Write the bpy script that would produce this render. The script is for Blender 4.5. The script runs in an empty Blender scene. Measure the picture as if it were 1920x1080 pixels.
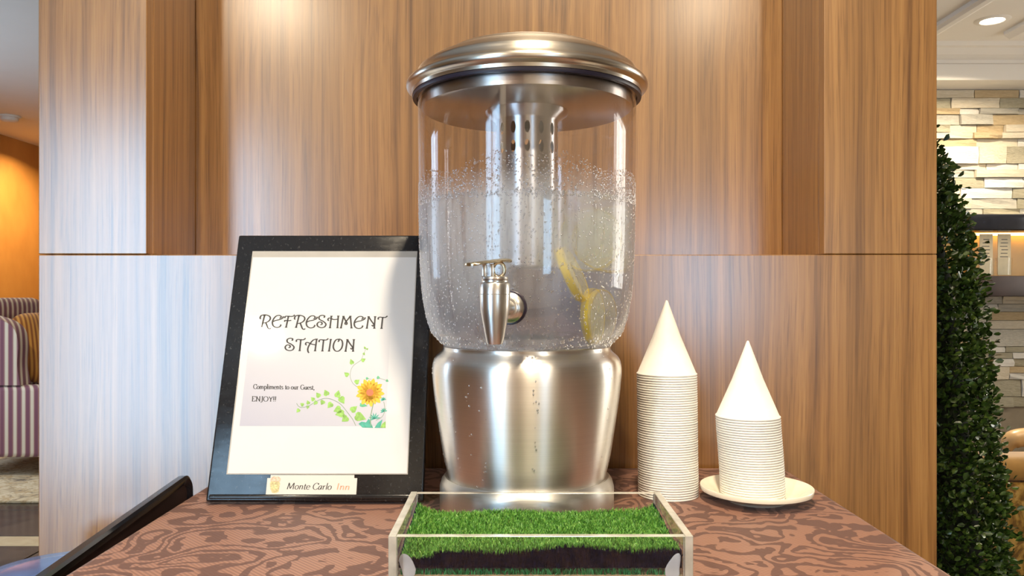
import bpy, bmesh, math, random
from mathutils import Vector, Matrix
random.seed(7)
R = math.radians
PI = math.pi
S = bpy.context.scene
C = S.collection

# ---------------------------------------------------------------- camera
F = 1500.0            # focal length in pixels of a 1920 wide frame
HZ = 553.0            # pixel row of the horizon
CZ = 0.9975           # eye height, the table top lies at 0.76
TZ = 0.76
cam = bpy.data.cameras.new('camera')
cam.sensor_width = 36.0
cam.lens = F / 1920 * 36
cam.shift_y = (HZ - 540) / 1920
cam.clip_start = 0.02
camo = bpy.data.objects.new('camera', cam)
C.objects.link(camo)
camo.location = (0, 0, CZ)
camo.rotation_euler = (PI / 2, 0, 0)
S.camera = camo

# ---------------------------------------------------------------- world, light, exposure
w = bpy.data.worlds.new('world')
S.world = w
w.use_nodes = True
w.node_tree.nodes['Background'].inputs[0].default_value = (0.62, 0.78, 1.0, 1)
w.node_tree.nodes['Background'].inputs[1].default_value = 1.6
S.view_settings.view_transform = 'Standard'
S.view_settings.look = 'None'
S.view_settings.gamma = 1
S.view_settings.exposure = -0.06
S.view_settings.use_curve_mapping = False
S.cycles.use_denoising = True
S.cycles.max_bounces = 14
S.cycles.transmission_bounces = 12
S.cycles.transparent_max_bounces = 24
S.cycles.sample_clamp_indirect = 6.0
CEIL = 2.3475
REAR = -1.6
LEFTX, RIGHTX, FARY = -4.3, 3.9, 7.6

def area(name, loc, rot, sx, sy, power, col, shape='RECTANGLE', spread=180):
    l = bpy.data.lights.new(name, 'AREA')
    l.shape = shape; l.size = sx; l.size_y = sy; l.energy = power; l.color = col
    l.spread = R(spread)
    o = bpy.data.objects.new(name, l); C.objects.link(o)
    o.location = loc; o.rotation_euler = rot
    return o
# daylight entering by the glazed door and the window of the rear wall
WIN = [(-2.35, -1.26, 0.03, 1.86), (0.66, 1.18, 0.72, 1.42)]
for nm_, (x0_, x1_, z0_, z1_), L_ in (('daylight_door', WIN[0], 9.4), ('daylight_window', WIN[1], 7.5)):
    area(nm_, ((x0_ + x1_) / 2, REAR - 0.16, (z0_ + z1_) / 2), (R(90), 0, 0), x1_ - x0_, z1_ - z0_, L_ * PI * (x1_ - x0_) * (z1_ - z0_), (0.44, 0.73, 1.0))
ADDED_WIN_L = (2.3, 4.3, 0.75, 2.1)
area('added_light_left', (LEFTX - 0.16, 3.3, 1.425), (R(90), 0, R(-90)), 2.0, 1.35, 75, (0.58, 0.78, 1.0))  # added bluish fill from out of view, brightens left ceiling and armchair

ADDED_WIN_R = (1.7, 3.3, 0.6, 2.1)
area('added_light_right', (RIGHTX + 0.16, 2.5, 1.35), (R(90), 0, R(90)), 1.6, 1.5, 55, (1.0, 0.90, 0.74))  # added warm fill from out of view, lifts soffit, ceiling and topiary

# ---------------------------------------------------------------- helpers
def px(x, y, Y):
    return Vector(((x - 960) / F * Y, Y, CZ - (y - HZ) / F * Y))

def link(name, me, parent=None, mat=None):
    o = bpy.data.objects.new(name, me)
    C.objects.link(o)
    if mat is not None:
        for m in (mat if isinstance(mat, (list, tuple)) else [mat]):
            me.materials.append(m)
    if parent: o.parent = parent
    return o

def bm_obj(name, bm, mat=None, parent=None, smooth=False, auto=None):
    bmesh.ops.recalc_face_normals(bm, faces=bm.faces[:])
    me = bpy.data.meshes.new(name)
    bm.to_mesh(me); bm.free()
    if smooth:
        for p in me.polygons: p.use_smooth = True
        if auto: me.set_sharp_from_angle(angle=R(auto))
    return link(name, me, parent, mat)

def py_obj(name, v, f, mat=None, parent=None, smooth=False):
    me = bpy.data.meshes.new(name)
    me.from_pydata([tuple(a) for a in v], [], f)
    if smooth:
        for p in me.polygons: p.use_smooth = True
    me.update()
    return link(name, me, parent, mat)

def empty(name, loc, rot=(0, 0, 0)):
    o = bpy.data.objects.new(name, None)
    C.objects.link(o); o.location = loc; o.rotation_euler = rot
    o.empty_display_size = 0.05
    return o

def tag(o, label, cat, group=None):
    o['label'] = label; o['category'] = cat
    if group: o['group'] = group
    return o

def struct(o):
    o['kind'] = 'structure'
    return o

def add_box(bm, x0, x1, y0, y1, z0, z1, bev=0.0, seg=2, mat_index=0):
    r = bmesh.ops.create_cube(bm, size=1.0)
    vs = r['verts']
    for v in vs:
        v.co = Vector(((x0 + x1) / 2 + v.co.x * (x1 - x0), (y0 + y1) / 2 + v.co.y * (y1 - y0), (z0 + z1) / 2 + v.co.z * (z1 - z0)))
    fs = set()
    for v in vs: fs.update(v.link_faces)
    for f in fs: f.material_index = mat_index
    if bev > 0:
        es = set()
        for v in vs: es.update(v.link_edges)
        bmesh.ops.bevel(bm, geom=list(es), offset=bev, segments=seg, affect='EDGES', profile=0.5)
    return vs

def box(name, x0, x1, y0, y1, z0, z1, mat, parent=None, bev=0.0, seg=2, smooth=None):
    bm = bmesh.new()
    add_box(bm, x0, x1, y0, y1, z0, z1, bev, seg)
    if parent is not None and parent.type == 'EMPTY' and tuple(parent.location) != (0, 0, 0):
        pass
    return bm_obj(name, bm, mat, parent, smooth=(bev > 0 if smooth is None else smooth), auto=40)

def lathe_geo(profile, n=64, c=(0, 0, 0), a0=0.0, a1=2 * PI):
    """profile: list of (r, z); returns verts, faces"""
    full = abs(a1 - a0 - 2 * PI) < 1e-6
    cols = n if full else n + 1
    v, f = [], []
    idx = []
    for (r, z) in profile:
        if r < 1e-7:
            idx.append([len(v)] * cols); v.append((c[0], c[1], c[2] + z))
        else:
            row = []
            for k in range(cols):
                a = a0 + (a1 - a0) * k / n
                row.append(len(v)); v.append((c[0] + r * math.cos(a), c[1] + r * math.sin(a), c[2] + z))
            idx.append(row)
    for i in range(len(profile) - 1):
        for k in range(n):
            k2 = (k + 1) % cols
            q = [idx[i][k], idx[i][k2], idx[i + 1][k2], idx[i + 1][k]]
            u = []
            for a in q:
                if a not in u: u.append(a)
            if len(u) > 2: f.append(u)
    return v, f

def lathe(name, profile, mat, parent=None, n=64, c=(0, 0, 0), auto=45):
    v, f = lathe_geo(profile, n, c)
    bm = bmesh.new()
    bv = [bm.verts.new(a) for a in v]
    for q in f:
        try: bm.faces.new([bv[i] for i in q])
        except ValueError: pass
    return bm_obj(name, bm, mat, parent, smooth=True, auto=auto)

def smooth_line(pts, k=6, closed=False):
    """Catmull-Rom through pts (any dimension)"""
    pts = [Vector(p) for p in pts]
    if len(pts) < 3: return pts
    out = []
    n = len(pts)
    for i in range(n if closed else n - 1):
        p1, p2 = pts[i], pts[(i + 1) % n]
        p0 = pts[i - 1] if (i > 0 or closed) else p1 * 2 - p2
        p3 = pts[(i + 2) % n] if (i + 2 < n or closed) else p2 * 2 - p1
        for j in range(k):
            t = j / k
            out.append(0.5 * ((2 * p1) + (p2 - p0) * t + (2 * p0 - 5 * p1 + 4 * p2 - p3) * t * t + (3 * p1 - p0 - 3 * p2 + p3) * t ** 3))
    if not closed: out.append(pts[-1])
    return out

def add_tube(bm, pts, rad, n=10, cap=True):
    pts = [Vector(p) for p in pts]
    rads = rad if isinstance(rad, (list, tuple)) else [rad] * len(pts)
    rows = []
    up = Vector((0, 0, 1))
    for i, p in enumerate(pts):
        d = (pts[min(i + 1, len(pts) - 1)] - pts[max(i - 1, 0)]).normalized()
        a = up.cross(d)
        if a.length < 1e-3: a = Vector((1, 0, 0)).cross(d)
        a.normalize(); b = d.cross(a)
        rows.append([bm.verts.new(p + (a * math.cos(2 * PI * k / n) + b * math.sin(2 * PI * k / n)) * rads[i]) for k in range(n)])
    for i in range(len(rows) - 1):
        for k in range(n):
            bm.faces.new((rows[i][k], rows[i][(k + 1) % n], rows[i + 1][(k + 1) % n], rows[i + 1][k]))
    if cap:
        bm.faces.new(rows[0][::-1]); bm.faces.new(rows[-1])

def tube(name, pts, rad, mat, parent=None, n=12):
    bm = bmesh.new(); add_tube(bm, pts, rad, n)
    return bm_obj(name, bm, mat, parent, smooth=True, auto=50)

# ---------------------------------------------------------------- material helpers
class N:
    def __init__(self, name):
        self.m = bpy.data.materials.new(name); self.m.use_nodes = True
        self.t = self.m.node_tree; self.t.nodes.clear()
        self.out = self.t.nodes.new('ShaderNodeOutputMaterial')
    def n(self, typ, **kw):
        nd = self.t.nodes.new(typ)
        for k, v in kw.items():
            if k.startswith('i_'):
                key = k[2:]
                key = int(key) if key.isdigit() else key.replace('_', ' ')
                self.set(nd, key, v)
            else: setattr(nd, k, v)
        return nd
    def set(self, nd, key, v):
        s = nd.inputs[key]
        if isinstance(v, bpy.types.NodeSocket): self.t.links.new(v, s)
        elif isinstance(v, (tuple, list)) and len(v) == 3 and s.type == 'RGBA': s.default_value = (*v, 1)
        else: s.default_value = v
    def obj(self): return self.n('ShaderNodeTexCoord').outputs['Object']
    def mapping(self, vec, scale=(1, 1, 1), rot=(0, 0, 0), loc=(0, 0, 0)):
        return self.n('ShaderNodeMapping', i_Vector=vec, i_Scale=scale, i_Rotation=rot, i_Location=loc).outputs[0]
    def noise(self, vec, scale=5, detail=3, rough=0.5, dist=0.0):
        return self.n('ShaderNodeTexNoise', i_Vector=vec, i_Scale=scale, i_Detail=detail, i_Roughness=rough, i_Distortion=dist).outputs['Fac']
    def ramp(self, fac, stops, interp='LINEAR'):
        nd = self.n('ShaderNodeValToRGB', i_Fac=fac)
        cr = nd.color_ramp; cr.interpolation = interp
        while len(cr.elements) < len(stops): cr.elements.new(0.5)
        for e, (p, c) in zip(cr.elements, stops):
            e.position = p; e.color = (*c, 1) if len(c) == 3 else c
        return nd.outputs[0]
    def math(self, op, a, b=0.0, c=0.0, clamp=False):
        nd = self.n('ShaderNodeMath', operation=op, use_clamp=clamp)
        for i, v in enumerate((a, b, c)): self.set(nd, i, v)
        return nd.outputs[0]
    def mix(self, fac, a, b, typ='MIX'):
        nd = self.n('ShaderNodeMix', data_type='RGBA', blend_type=typ)
        self.set(nd, 0, fac); self.set(nd, 6, a); self.set(nd, 7, b)
        return nd.outputs[2]
    def bump(self, h, strength=0.3, dist=0.001):
        return self.n('ShaderNodeBump', i_Height=h, i_Strength=strength, i_Distance=dist).outputs[0]
    def bsdf(self, **kw):
        b = self.n('ShaderNodeBsdfPrincipled')
        for k, v in kw.items(): self.set(b, k.replace('_', ' '), v)
        return b.outputs[0]
    def done(self, sh):
        self.t.links.new(sh, self.out.inputs[0]); return self.m

def plain(name, col, rough=0.5, metal=0.0, var=0.06, scale=30, **kw):
    """principled material with a light procedural mottling"""
    a = N(name)
    f = a.noise(a.obj(), scale, 4)
    c = a.ramp(f, [(0.3, tuple(max(0, x * (1 - var)) for x in col)), (0.7, tuple(min(1, x * (1 + var)) for x in col))])
    return a.done(a.bsdf(Base_Color=c, Roughness=rough, Metallic=metal, **kw))

def wood_mat(name, tone=1.0, rough=0.3):
    a = N(name)
    p = a.obj()
    warp = a.noise(a.mapping(p, (4, 4, 0.8)), 1.0, 2)
    p2 = a.n('ShaderNodeVectorMath', operation='ADD')
    a.set(p2, 0, p)
    sc = a.n('ShaderNodeVectorMath', operation='SCALE'); a.set(sc, 0, (0.06, 0.06, 0)); a.set(sc, 'Scale', warp)
    a.set(p2, 1, sc.outputs[0])
    q = p2.outputs[0]
    g1 = a.noise(a.mapping(q, (85, 85, 0.7)), 1.0, 5, 0.62)
    g2 = a.noise(a.mapping(q, (420, 420, 7)), 1.0, 3, 0.6)
    g3 = a.noise(a.mapping(q, (11, 11, 0.3)), 1.0, 2)
    T = lambda *c: tuple(x * tone for x in c)
    base = a.ramp(g1, [(0.28, T(0.105, 0.043, 0.010)), (0.42, T(0.230, 0.108, 0.029)), (0.58, T(0.315, 0.157, 0.046)), (0.76, T(0.40, 0.215, 0.070))])
    fine = a.ramp(g2, [(0.32, (0.50, 0.44, 0.38)), (0.50, (1, 1, 1))])
    c = a.mix(0.65, base, fine, 'MULTIPLY')
    wide = a.ramp(g3, [(0.3, (0.84, 0.82, 0.80)), (0.7, (1.12, 1.1, 1.08))])
    c = a.mix(1.0, c, wide, 'MULTIPLY')
    return a.done(a.bsdf(Base_Color=c, Roughness=0.45, Normal=a.bump(g2, 0.06, 0.0003), Specular_IOR_Level=0.12,
                         Coat_Weight=1.0, Coat_Roughness=rough - 0.05, Coat_IOR=2.1))

def schlick(a, f0=0.05):
    fc = a.n('ShaderNodeLayerWeight', i_Blend=0.5).outputs['Facing']
    return a.math('ADD', a.math('MULTIPLY', a.math('POWER', fc, 5.0), 1.0 - f0), f0)

def thin_clear(name, tint=(0.97, 0.975, 0.98), rough=0.02, extra=None, f0=0.04):
    """clear sheet: most light passes straight, the rest mirrors by Fresnel"""
    a = N(name)
    fr = schlick(a, f0)
    tr = a.n('ShaderNodeBsdfTransparent', i_Color=tint).outputs[0]
    gl = a.n('ShaderNodeBsdfGlossy', i_Color=(1, 1, 1), i_Roughness=rough).outputs[0]
    mx = a.n('ShaderNodeMixShader', i_0=fr, i_1=tr, i_2=gl).outputs[0]
    return a.done(mx)

def brushed(name, col, rough=0.26, aniso=0.75, streak=(3, 3, 900)):
    a = N(name)
    p = a.obj()
    s = a.noise(a.mapping(p, streak), 1.0, 2)
    d = a.noise(p, 14, 3)
    rg = a.math('ADD', a.math('MULTIPLY', s, 0.06), rough - 0.03)
    rg = a.math('ADD', rg, a.math('MULTIPLY', d, 0.06))
    c = a.ramp(s, [(0.3, tuple(x * 0.95 for x in col)), (0.7, col)])
    tg = a.n('ShaderNodeTangent', direction_type='RADIAL', axis='Z').outputs[0]
    return a.done(a.bsdf(Base_Color=c, Metallic=1.0, Roughness=rg, Anisotropic=aniso, Anisotropic_Rotation=0.25, Tangent=tg,
                         Normal=a.bump(s, 0.02, 0.0002)))

def emit(name, col, st):
    a = N(name)
    return a.done(a.n('ShaderNodeEmission', i_Color=col, i_Strength=st).outputs[0])

M = {}
M['wood'] = wood_mat('walnut_laminate', 1.12, 0.29)
M['wood_dark'] = wood_mat('walnut_veneer', 0.75, 0.35)
M['steel'] = brushed('brushed_steel', (0.80, 0.775, 0.73), 0.32, 0.92)
M['steel_lid'] = brushed('spun_steel', (0.66, 0.61, 0.53), 0.26, 0.6)
M['steel_dull'] = brushed('dull_steel', (0.66, 0.64, 0.60), 0.36, 0.5)
M['nickel'] = plain('satin_nickel', (0.76, 0.74, 0.70), 0.28, 1.0, 0.04)
M['nickel_gold'] = plain('warm_nickel', (0.66, 0.57, 0.40), 0.24, 1.0, 0.04)
M['rubber'] = plain('dark_gasket', (0.018, 0.012, 0.028), 0.4)
M['black'] = plain('black_plastic', (0.012, 0.011, 0.012), 0.28, 0, 0.2)
M['black_gloss'] = plain('black_gloss', (0.010, 0.011, 0.016), 0.10, 0, 0.2)
M['dark_brown'] = plain('dark_brown_plastic', (0.022, 0.012, 0.011), 0.35, 0, 0.25, 12)
M['cream_wall'] = plain('cream_paint', (0.74, 0.67, 0.56), 0.7, 0, 0.03, 3)
M['white_paint'] = plain('white_ceiling_paint', (0.80, 0.77, 0.72), 0.75, 0, 0.02, 3)
M['china'] = plain('cream_china', (0.86, 0.81, 0.68), 0.18, 0, 0.02, 10)
M['lens'] = emit('lamp_lens', (1.0, 0.80, 0.55), 14)
M['clear'] = thin_clear('clear_acrylic', f0=0.022)

# ================================================================ ROOM
def rect_wall(name, axis, pos, a0, a1, z0, z1, mat, t=0.12, holes=(), outward=1):
    """wall with rectangular holes, thickness t away from the room; axis is the wall's normal axis"""
    bm = bmesh.new()
    xs = sorted({a0, a1, *[h[0] for h in holes], *[h[1] for h in holes]})
    zs = sorted({z0, z1, *[h[2] for h in holes], *[h[3] for h in holes]})
    for i in range(len(xs) - 1):
        for j in range(len(zs) - 1):
            mx, mz = (xs[i] + xs[i + 1]) / 2, (zs[j] + zs[j + 1]) / 2
            if any(h[0] < mx < h[1] and h[2] < mz < h[3] for h in holes): continue
            lo, hi = sorted((pos, pos + outward * t))
            if axis == 'y': add_box(bm, xs[i], xs[i + 1], lo, hi, zs[j], zs[j + 1])
            else: add_box(bm, lo, hi, xs[i], xs[i + 1], zs[j], zs[j + 1])
    bmesh.ops.remove_doubles(bm, verts=bm.verts[:], dist=1e-5)
    return struct(bm_obj(name, bm, mat))

# floor with tile pieces
def tile_mat(name, c1, c2, rough):
    a = N(name)
    f = a.noise(a.mapping(a.obj(), (3, 3, 3)), 2.2, 6, 0.6, 1.2)
    return a.done(a.bsdf(Base_Color=a.ramp(f, [(0.3, c1), (0.7, c2)]), Roughness=rough))
M['tile_dark'] = tile_mat('dark_floor_tile', (0.018, 0.012, 0.008), (0.075, 0.05, 0.032), 0.2)
M['tile_cream'] = tile_mat('cream_floor_tile', (0.42, 0.33, 0.19), (0.62, 0.52, 0.34), 0.22)
M['grout'] = plain('floor_grout', (0.10, 0.075, 0.05), 0.6)
floor = struct(box('floor', LEFTX - 0.1, RIGHTX + 0.1, REAR - 0.1, FARY + 0.1, -0.1, -0.006, M['grout']))
tile_me = {}
def tile(x0, x1, y0, y1, mat):
    key = (round(x1 - x0, 4), round(y1 - y0, 4), mat.name)
    if key not in tile_me:
        bm = bmesh.new()
        add_box(bm, 0, x1 - x0, 0, y1 - y0, -0.006, 0.0, 0.0015, 1)
        bmesh.ops.recalc_face_normals(bm, faces=bm.faces[:])
        me = bpy.data.meshes.new('floor_tile'); bm.to_mesh(me); bm.free(); me.materials.append(mat)
        tile_me[key] = me
    o = bpy.data.objects.new('floor_tile', tile_me[key]); C.objects.link(o); o.parent = floor
    o.location = (x0, y0, 0)
G = 0.006
TS = 0.5125
y = REAR
rows = []
while y < FARY - 0.02:
    rows.append((y, min(y + TS, FARY)))
    y += TS
cream_rows = [(3.18, 3.31)]
ys = []
y = 3.18
while y > REAR + 0.05:
    ys.append((max(REAR, y - TS), y, M['tile_dark'])); y -= TS
ys.append((3.18, 3.31, M['tile_cream'])); ys.append((3.31, 3.71, M['tile_dark']))
y = 3.71
while y < FARY - 0.05:
    ys.append((y, min(FARY, y + 0.78), M['tile_dark'])); y += 0.78
for (y0, y1, mt) in ys:
    x = LEFTX
    step = 0.82
    while x < RIGHTX - 0.03:
        tile(x + G / 2, min(x + step, RIGHTX) - G / 2, y0 + G / 2, y1 - G / 2, mt)
        x += step

ceiling = struct(box('ceiling', LEFTX - 0.1, RIGHTX + 0.1, REAR - 0.1, FARY + 0.1, CEIL, CEIL + 0.1, M['white_paint']))
a = N('amber_plaster')
f = a.noise(a.mapping(a.obj(), (1, 1, 0.6)), 2.2, 4, 0.6)
M['amber'] = a.done(a.bsdf(Base_Color=a.ramp(f, [(0.3, (0.42, 0.20, 0.045)), (0.7, (0.58, 0.30, 0.08))]), Roughness=0.6))
rect_wall('wall_left', 'x', LEFTX, REAR, FARY, 0, CEIL, M['amber'], outward=-1, holes=[ADDED_WIN_L])
rect_wall('wall_right', 'x', RIGHTX, REAR, FARY, 0, CEIL, M['cream_wall'], outward=1, holes=[ADDED_WIN_R])
rect_wall('wall_far', 'y', FARY, LEFTX, RIGHTX, 0, CEIL, M['amber'], outward=1)
rect_wall('wall_rear', 'y', REAR, LEFTX, RIGHTX, 0, CEIL, M['cream_wall'], outward=-1, holes=WIN)

# rear glazing: a double glass door and a window, frames and panes
M['frame_dark'] = plain('dark_window_frame', (0.05, 0.035, 0.025), 0.4)
def window(name, x0, x1, z0, z1, nx, nz, bar=0.05):
    o = struct(empty(name, ((x0 + x1) / 2, REAR - 0.05, z0)))
    done = o
    ox, oy, oz = o.location
    bm = bmesh.new()
    for (p, q, r_, s) in ((x0, x1, z0, z0 + bar), (x0, x1, z1 - bar, z1), (x0, x0 + bar, z0 + bar, z1 - bar), (x1 - bar, x1, z0 + bar, z1 - bar)):
        add_box(bm, p - ox, q - ox, -0.03, 0.03, r_ - oz, s - oz)
    bm_obj('window_frame', bm, M['frame_dark'], o)
    for i in range(nx):
        for j in range(nz):
            a0, a1 = x0 + bar + (x1 - x0 - 2 * bar) * i / nx, x0 + bar + (x1 - x0 - 2 * bar) * (i + 1) / nx
            b0, b1 = z0 + bar + (z1 - z0 - 2 * bar) * j / nz, z0 + bar + (z1 - z0 - 2 * bar) * (j + 1) / nz
            bm = bmesh.new(); add_box(bm, a0 - ox, a1 - ox, -0.004, 0.004, b0 - oz, b1 - oz)
            bm_obj('pane', bm, M['clear'], o)
            if i:
                bm = bmesh.new(); add_box(bm, a0 - ox - 0.02, a0 - ox + 0.02, -0.025, 0.025, b0 - oz, b1 - oz)
                bm_obj('mullion', bm, M['frame_dark'], o)
window('window_1', *WIN[0], 2, 1)
window('window_2', *WIN[1], 1, 1)
window('added_window_left', *ADDED_WIN_L, 2, 1)  # unseen opening added to let in the left fill light
w3 = bpy.data.objects['added_window_left']; w3.location = (LEFTX - 0.05, 3.3, ADDED_WIN_L[2]); w3.rotation_euler = (0, 0, R(90))
window('added_window_right', *ADDED_WIN_R, 2, 1)  # unseen opening added to let in the right-hand fill light
w4 = bpy.data.objects['added_window_right']; w4.location = (RIGHTX + 0.05, 2.5, ADDED_WIN_R[2]); w4.rotation_euler = (0, 0, R(-90))

def reflection_door(name, x0, x1, z1):
    o = struct(empty(name, ((x0 + x1) / 2, REAR + 0.001, 0)))
    w_ = (x1 - x0) / 2
    bm = bmesh.new(); add_box(bm, -w_, w_, 0, 0.04, 0, z1, 0.003); bm_obj('door_leaf', bm, M['wood_dark'], o)
    for (a0_, a1_) in ((0.14, 0.86), (0.98, z1 - 0.14)):
        bm = bmesh.new(); add_box(bm, -w_ + 0.12, w_ - 0.12, 0.0402, 0.052, a0_, a1_, 0.006); bm_obj('door_panel', bm, M['wood_dark'], o)
    tube('door_handle', [(w_ - 0.07, 0.041, 0.98), (w_ - 0.07, 0.09, 0.98), (w_ - 0.17, 0.09, 0.98)], 0.009, M['nickel'], o)
reflection_door('reflection_door_1', -0.95, -0.15, 2.05)  # unseen door added as a dark band for the steel base to reflect
reflection_door('reflection_door_2', 1.75, 2.55, 2.05)  # second unseen door, added for contrast in the metal reflections

# crown moulding and ceiling trims of the right-hand room
def extrude_profile(name, prof, x0, x1, axis, mat, origin):
    """prof in (d, z): d measured from the wall into the room"""
    bm = bmesh.new()
    ends = []
    for t in (x0, x1):
        ends.append([bm.verts.new((t, origin - d, z)) if axis == 'x' else bm.verts.new((origin - d, t, z)) for d, z in prof])
    n = len(prof)
    for i in range(n):
        bm.faces.new((ends[0][i], ends[0][(i + 1) % n], ends[1][(i + 1) % n], ends[1][i]))
    bm.faces.new(ends[0]); bm.faces.new(ends[1][::-1])
    return bm_obj(name, bm, mat)
STY = 4.63      # stone wall face
SOF = 4.42      # soffit face
soffit = struct(box('trim_1', 0.9, RIGHTX, SOF, STY + 0.14, 2.185, CEIL, M['white_paint']))
cp = [(0, CEIL - 0.012), (0.03, CEIL - 0.012), (0.045, CEIL - 0.03), (0.09, CEIL - 0.055), (0.15, CEIL - 0.05), (0.16, CEIL - 0.03)]
crown = [(0.0, CEIL), (0.0, CEIL - 0.075), (0.02, CEIL - 0.075), (0.03, CEIL - 0.06), (0.08, CEIL - 0.045), (0.12, CEIL - 0.02), (0.15, CEIL - 0.018), (0.17, CEIL)]
struct(extrude_profile('trim_2', crown, 0.9, RIGHTX, 'x', M['white_paint'], SOF))
strip = [(0.0, CEIL), (0.0, CEIL - 0.022), (0.02, CEIL - 0.03), (0.05, CEIL - 0.03), (0.07, CEIL - 0.02), (0.07, CEIL)]
struct(extrude_profile('trim_3', strip, 1.3, 4.22, 'y', M['white_paint'], 2.14 + 0.035))
strip2 = [(0.0, CEIL), (0.0, CEIL - 0.02), (0.03, CEIL - 0.04), (0.07, CEIL - 0.04), (0.10, CEIL - 0.02), (0.10, CEIL)]
struct(extrude_profile('trim_4', strip2, 1.3, 4.10, 'y', M['white_paint'], 2.62))

# ---------------------------------------------------------------- stacked-stone wall, stone by stone
def stone_mat(name, c1, c2):
    a = N(name)
    f = a.noise(a.mapping(a.obj(), (7, 7, 16)), 1.0, 5, 0.6, 0.5)
    return a.done(a.bsdf(Base_Color=a.ramp(f, [(0.3, c1), (0.7, c2)]), Roughness=0.75, Normal=a.bump(f, 0.5, 0.01)))
ST = [stone_mat('stone_cream', (0.62, 0.54, 0.40), (0.78, 0.71, 0.57)), stone_mat('stone_white', (0.72, 0.69, 0.62), (0.86, 0.83, 0.76)),
      stone_mat('stone_grey', (0.42, 0.40, 0.34), (0.60, 0.57, 0.49)), stone_mat('stone_tan', (0.48, 0.36, 0.20), (0.66, 0.52, 0.32)),
      stone_mat('stone_olive', (0.33, 0.30, 0.21), (0.50, 0.46, 0.34))]
M['mortar'] = plain('mortar_backing', (0.30, 0.25, 0.18), 0.9)
stone_wall = struct(box('wall_stone', 0.9, RIGHTX, STY + 0.02, STY + 0.14, 0, 2.185, M['mortar']))
rs = random.Random(11)
smesh = []
for mi in range(5):
    for _ in range(3):
        bm = bmesh.new()
        add_box(bm, 0, 1, 0, 1, 0, 1)
        bmesh.ops.subdivide_edges(bm, edges=bm.edges[:], cuts=1, use_grid_fill=True)
        for v in bm.verts:
            if v.co.y < 0.5: v.co.y += rs.uniform(-0.16, 0.16)
            if 0.1 < v.co.x < 0.9 and v.co.y < 0.5: v.co.y -= 0.1
        bmesh.ops.recalc_face_normals(bm, faces=bm.faces[:])
        me = bpy.data.meshes.new('stone'); bm.to_mesh(me); bm.free(); me.materials.append(ST[mi]); smesh.append((mi, me))
z = 0.35
hs = [0.035, 0.045, 0.06, 0.075, 0.1]
while z < 2.18:
    h = min(rs.choice(hs), 2.183 - z)
    x = 1.98 - rs.uniform(0, 0.2)
    while x < 3.45:
        L = rs.uniform(0.10, 0.30)
        def put(x0, z0, l, hh):
            mi = rs.choices(range(5), (4, 3.5, 3, 2, 2))[0]
            me = rs.choice([m for i, m in smesh if i == mi])
            o = bpy.data.objects.new('stone', me); C.objects.link(o); o.parent = stone_wall
            d = rs.uniform(0.02, 0.045)
            o.location = (x0 + 0.002, STY + 0.022 - d, z0 + 0.0015); o.scale = (l - 0.004, d + 0.004, hh - 0.003)
        if h > 0.07 and rs.random() < 0.3:
            put(x, z, L, h / 2); put(x, z + h / 2, L, h / 2)
        else: put(x, z, L, h)
        x += L
    z += h

# ---------------------------------------------------------------- panelled walnut screen wall
WY = 1.116                      # front face
NB = 1.288                      # niche back
PX0, PX1 = -0.6607, 0.5930
NX0, NX1 = -0.5096, 0.4352
SEAM = 1.0540
wall = struct(empty('wall_center', ((PX0 + PX1) / 2, 1.3, 0)))
def panel(name, x0, x1, y0, y1, z0, z1, mat=None, bev=0.0012):
    bm = bmesh.new(); add_box(bm, x0, x1, y0, y1, z0, z1, bev, 2)
    o = bm_obj(name, bm, mat or M['wood'], None)
    o.parent = wall; o.matrix_parent_inverse = Matrix.Translation(-wall.location)
    return o
panel('wood_panel', PX0, PX1, WY, WY + 0.02, 0.0, SEAM - 0.0004)
panel('wood_panel', PX0, NX0, WY, WY + 0.02, SEAM + 0.0004, CEIL)
panel('wood_panel', NX1, PX1, WY, WY + 0.02, SEAM + 0.0004, CEIL)
panel('niche_side', NX0 - 0.02, NX0, WY + 0.0202, NB + 0.02, SEAM + 0.001, CEIL)
panel('niche_side', NX1, NX1 + 0.02, WY + 0.0202, NB + 0.02, SEAM + 0.001, CEIL)
panel('niche_sill', NX0 - 0.02, NX1 + 0.02, WY + 0.0202, NB + 0.02, SEAM - 0.02, SEAM)
panel('niche_back', NX0, NX1, NB, NB + 0.02, SEAM + 0.001, CEIL)
panel('carcass', PX0 + 0.001, PX0 + 0.022, WY + 0.0202, 1.50, 0.0, CEIL, M['wood'])
panel('carcass', PX1 - 0.022, PX1 - 0.001, WY + 0.0202, 1.50, 0.0, CEIL, M['wood'])
panel('carcass', PX0 + 0.0225, PX1 - 0.0225, 1.48, 1.50, 0.0, CEIL, M['wood'])

# ---------------------------------------------------------------- ceiling downlights
def downlight(x, y, power, label, col=(1.0, 0.83, 0.60), spread=150):
    o = empty('downlight', (x, y, CEIL))
    lathe('trim_ring', [(0.052, -0.001), (0.056, -0.006), (0.075, -0.004), (0.082, 0.0)], M['white_paint'], o, 32)
    lathe('lens', [(0.0, -0.003), (0.052, -0.003), (0.052, -0.0005)], M['lens'], o, 32)
    l = area('downlight_lamp', (0, 0, -0.008), (0, 0, 0), 0.1, 0.1, power, col, 'DISK', spread); l.data.energy *= 1.45
    l.parent = o
    tag(o, label, 'ceiling light')
downlight(2.36, 3.93, 30, 'round recessed ceiling light in front of the pale stone wall')
downlight(0.09, 0.25, 21, 'round recessed ceiling light above the refreshment table')
downlight(-1.04, -0.94, 25, 'round recessed ceiling light in the aisle facing the walnut wall')
downlight(0.85, -0.95, 14, 'round recessed ceiling light in the aisle nearer the small window')
downlight(2.6, 2.2, 44, 'added unseen round ceiling light over the gold club chair')  # added lamp out of view, raises the general light near the stone wall
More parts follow.
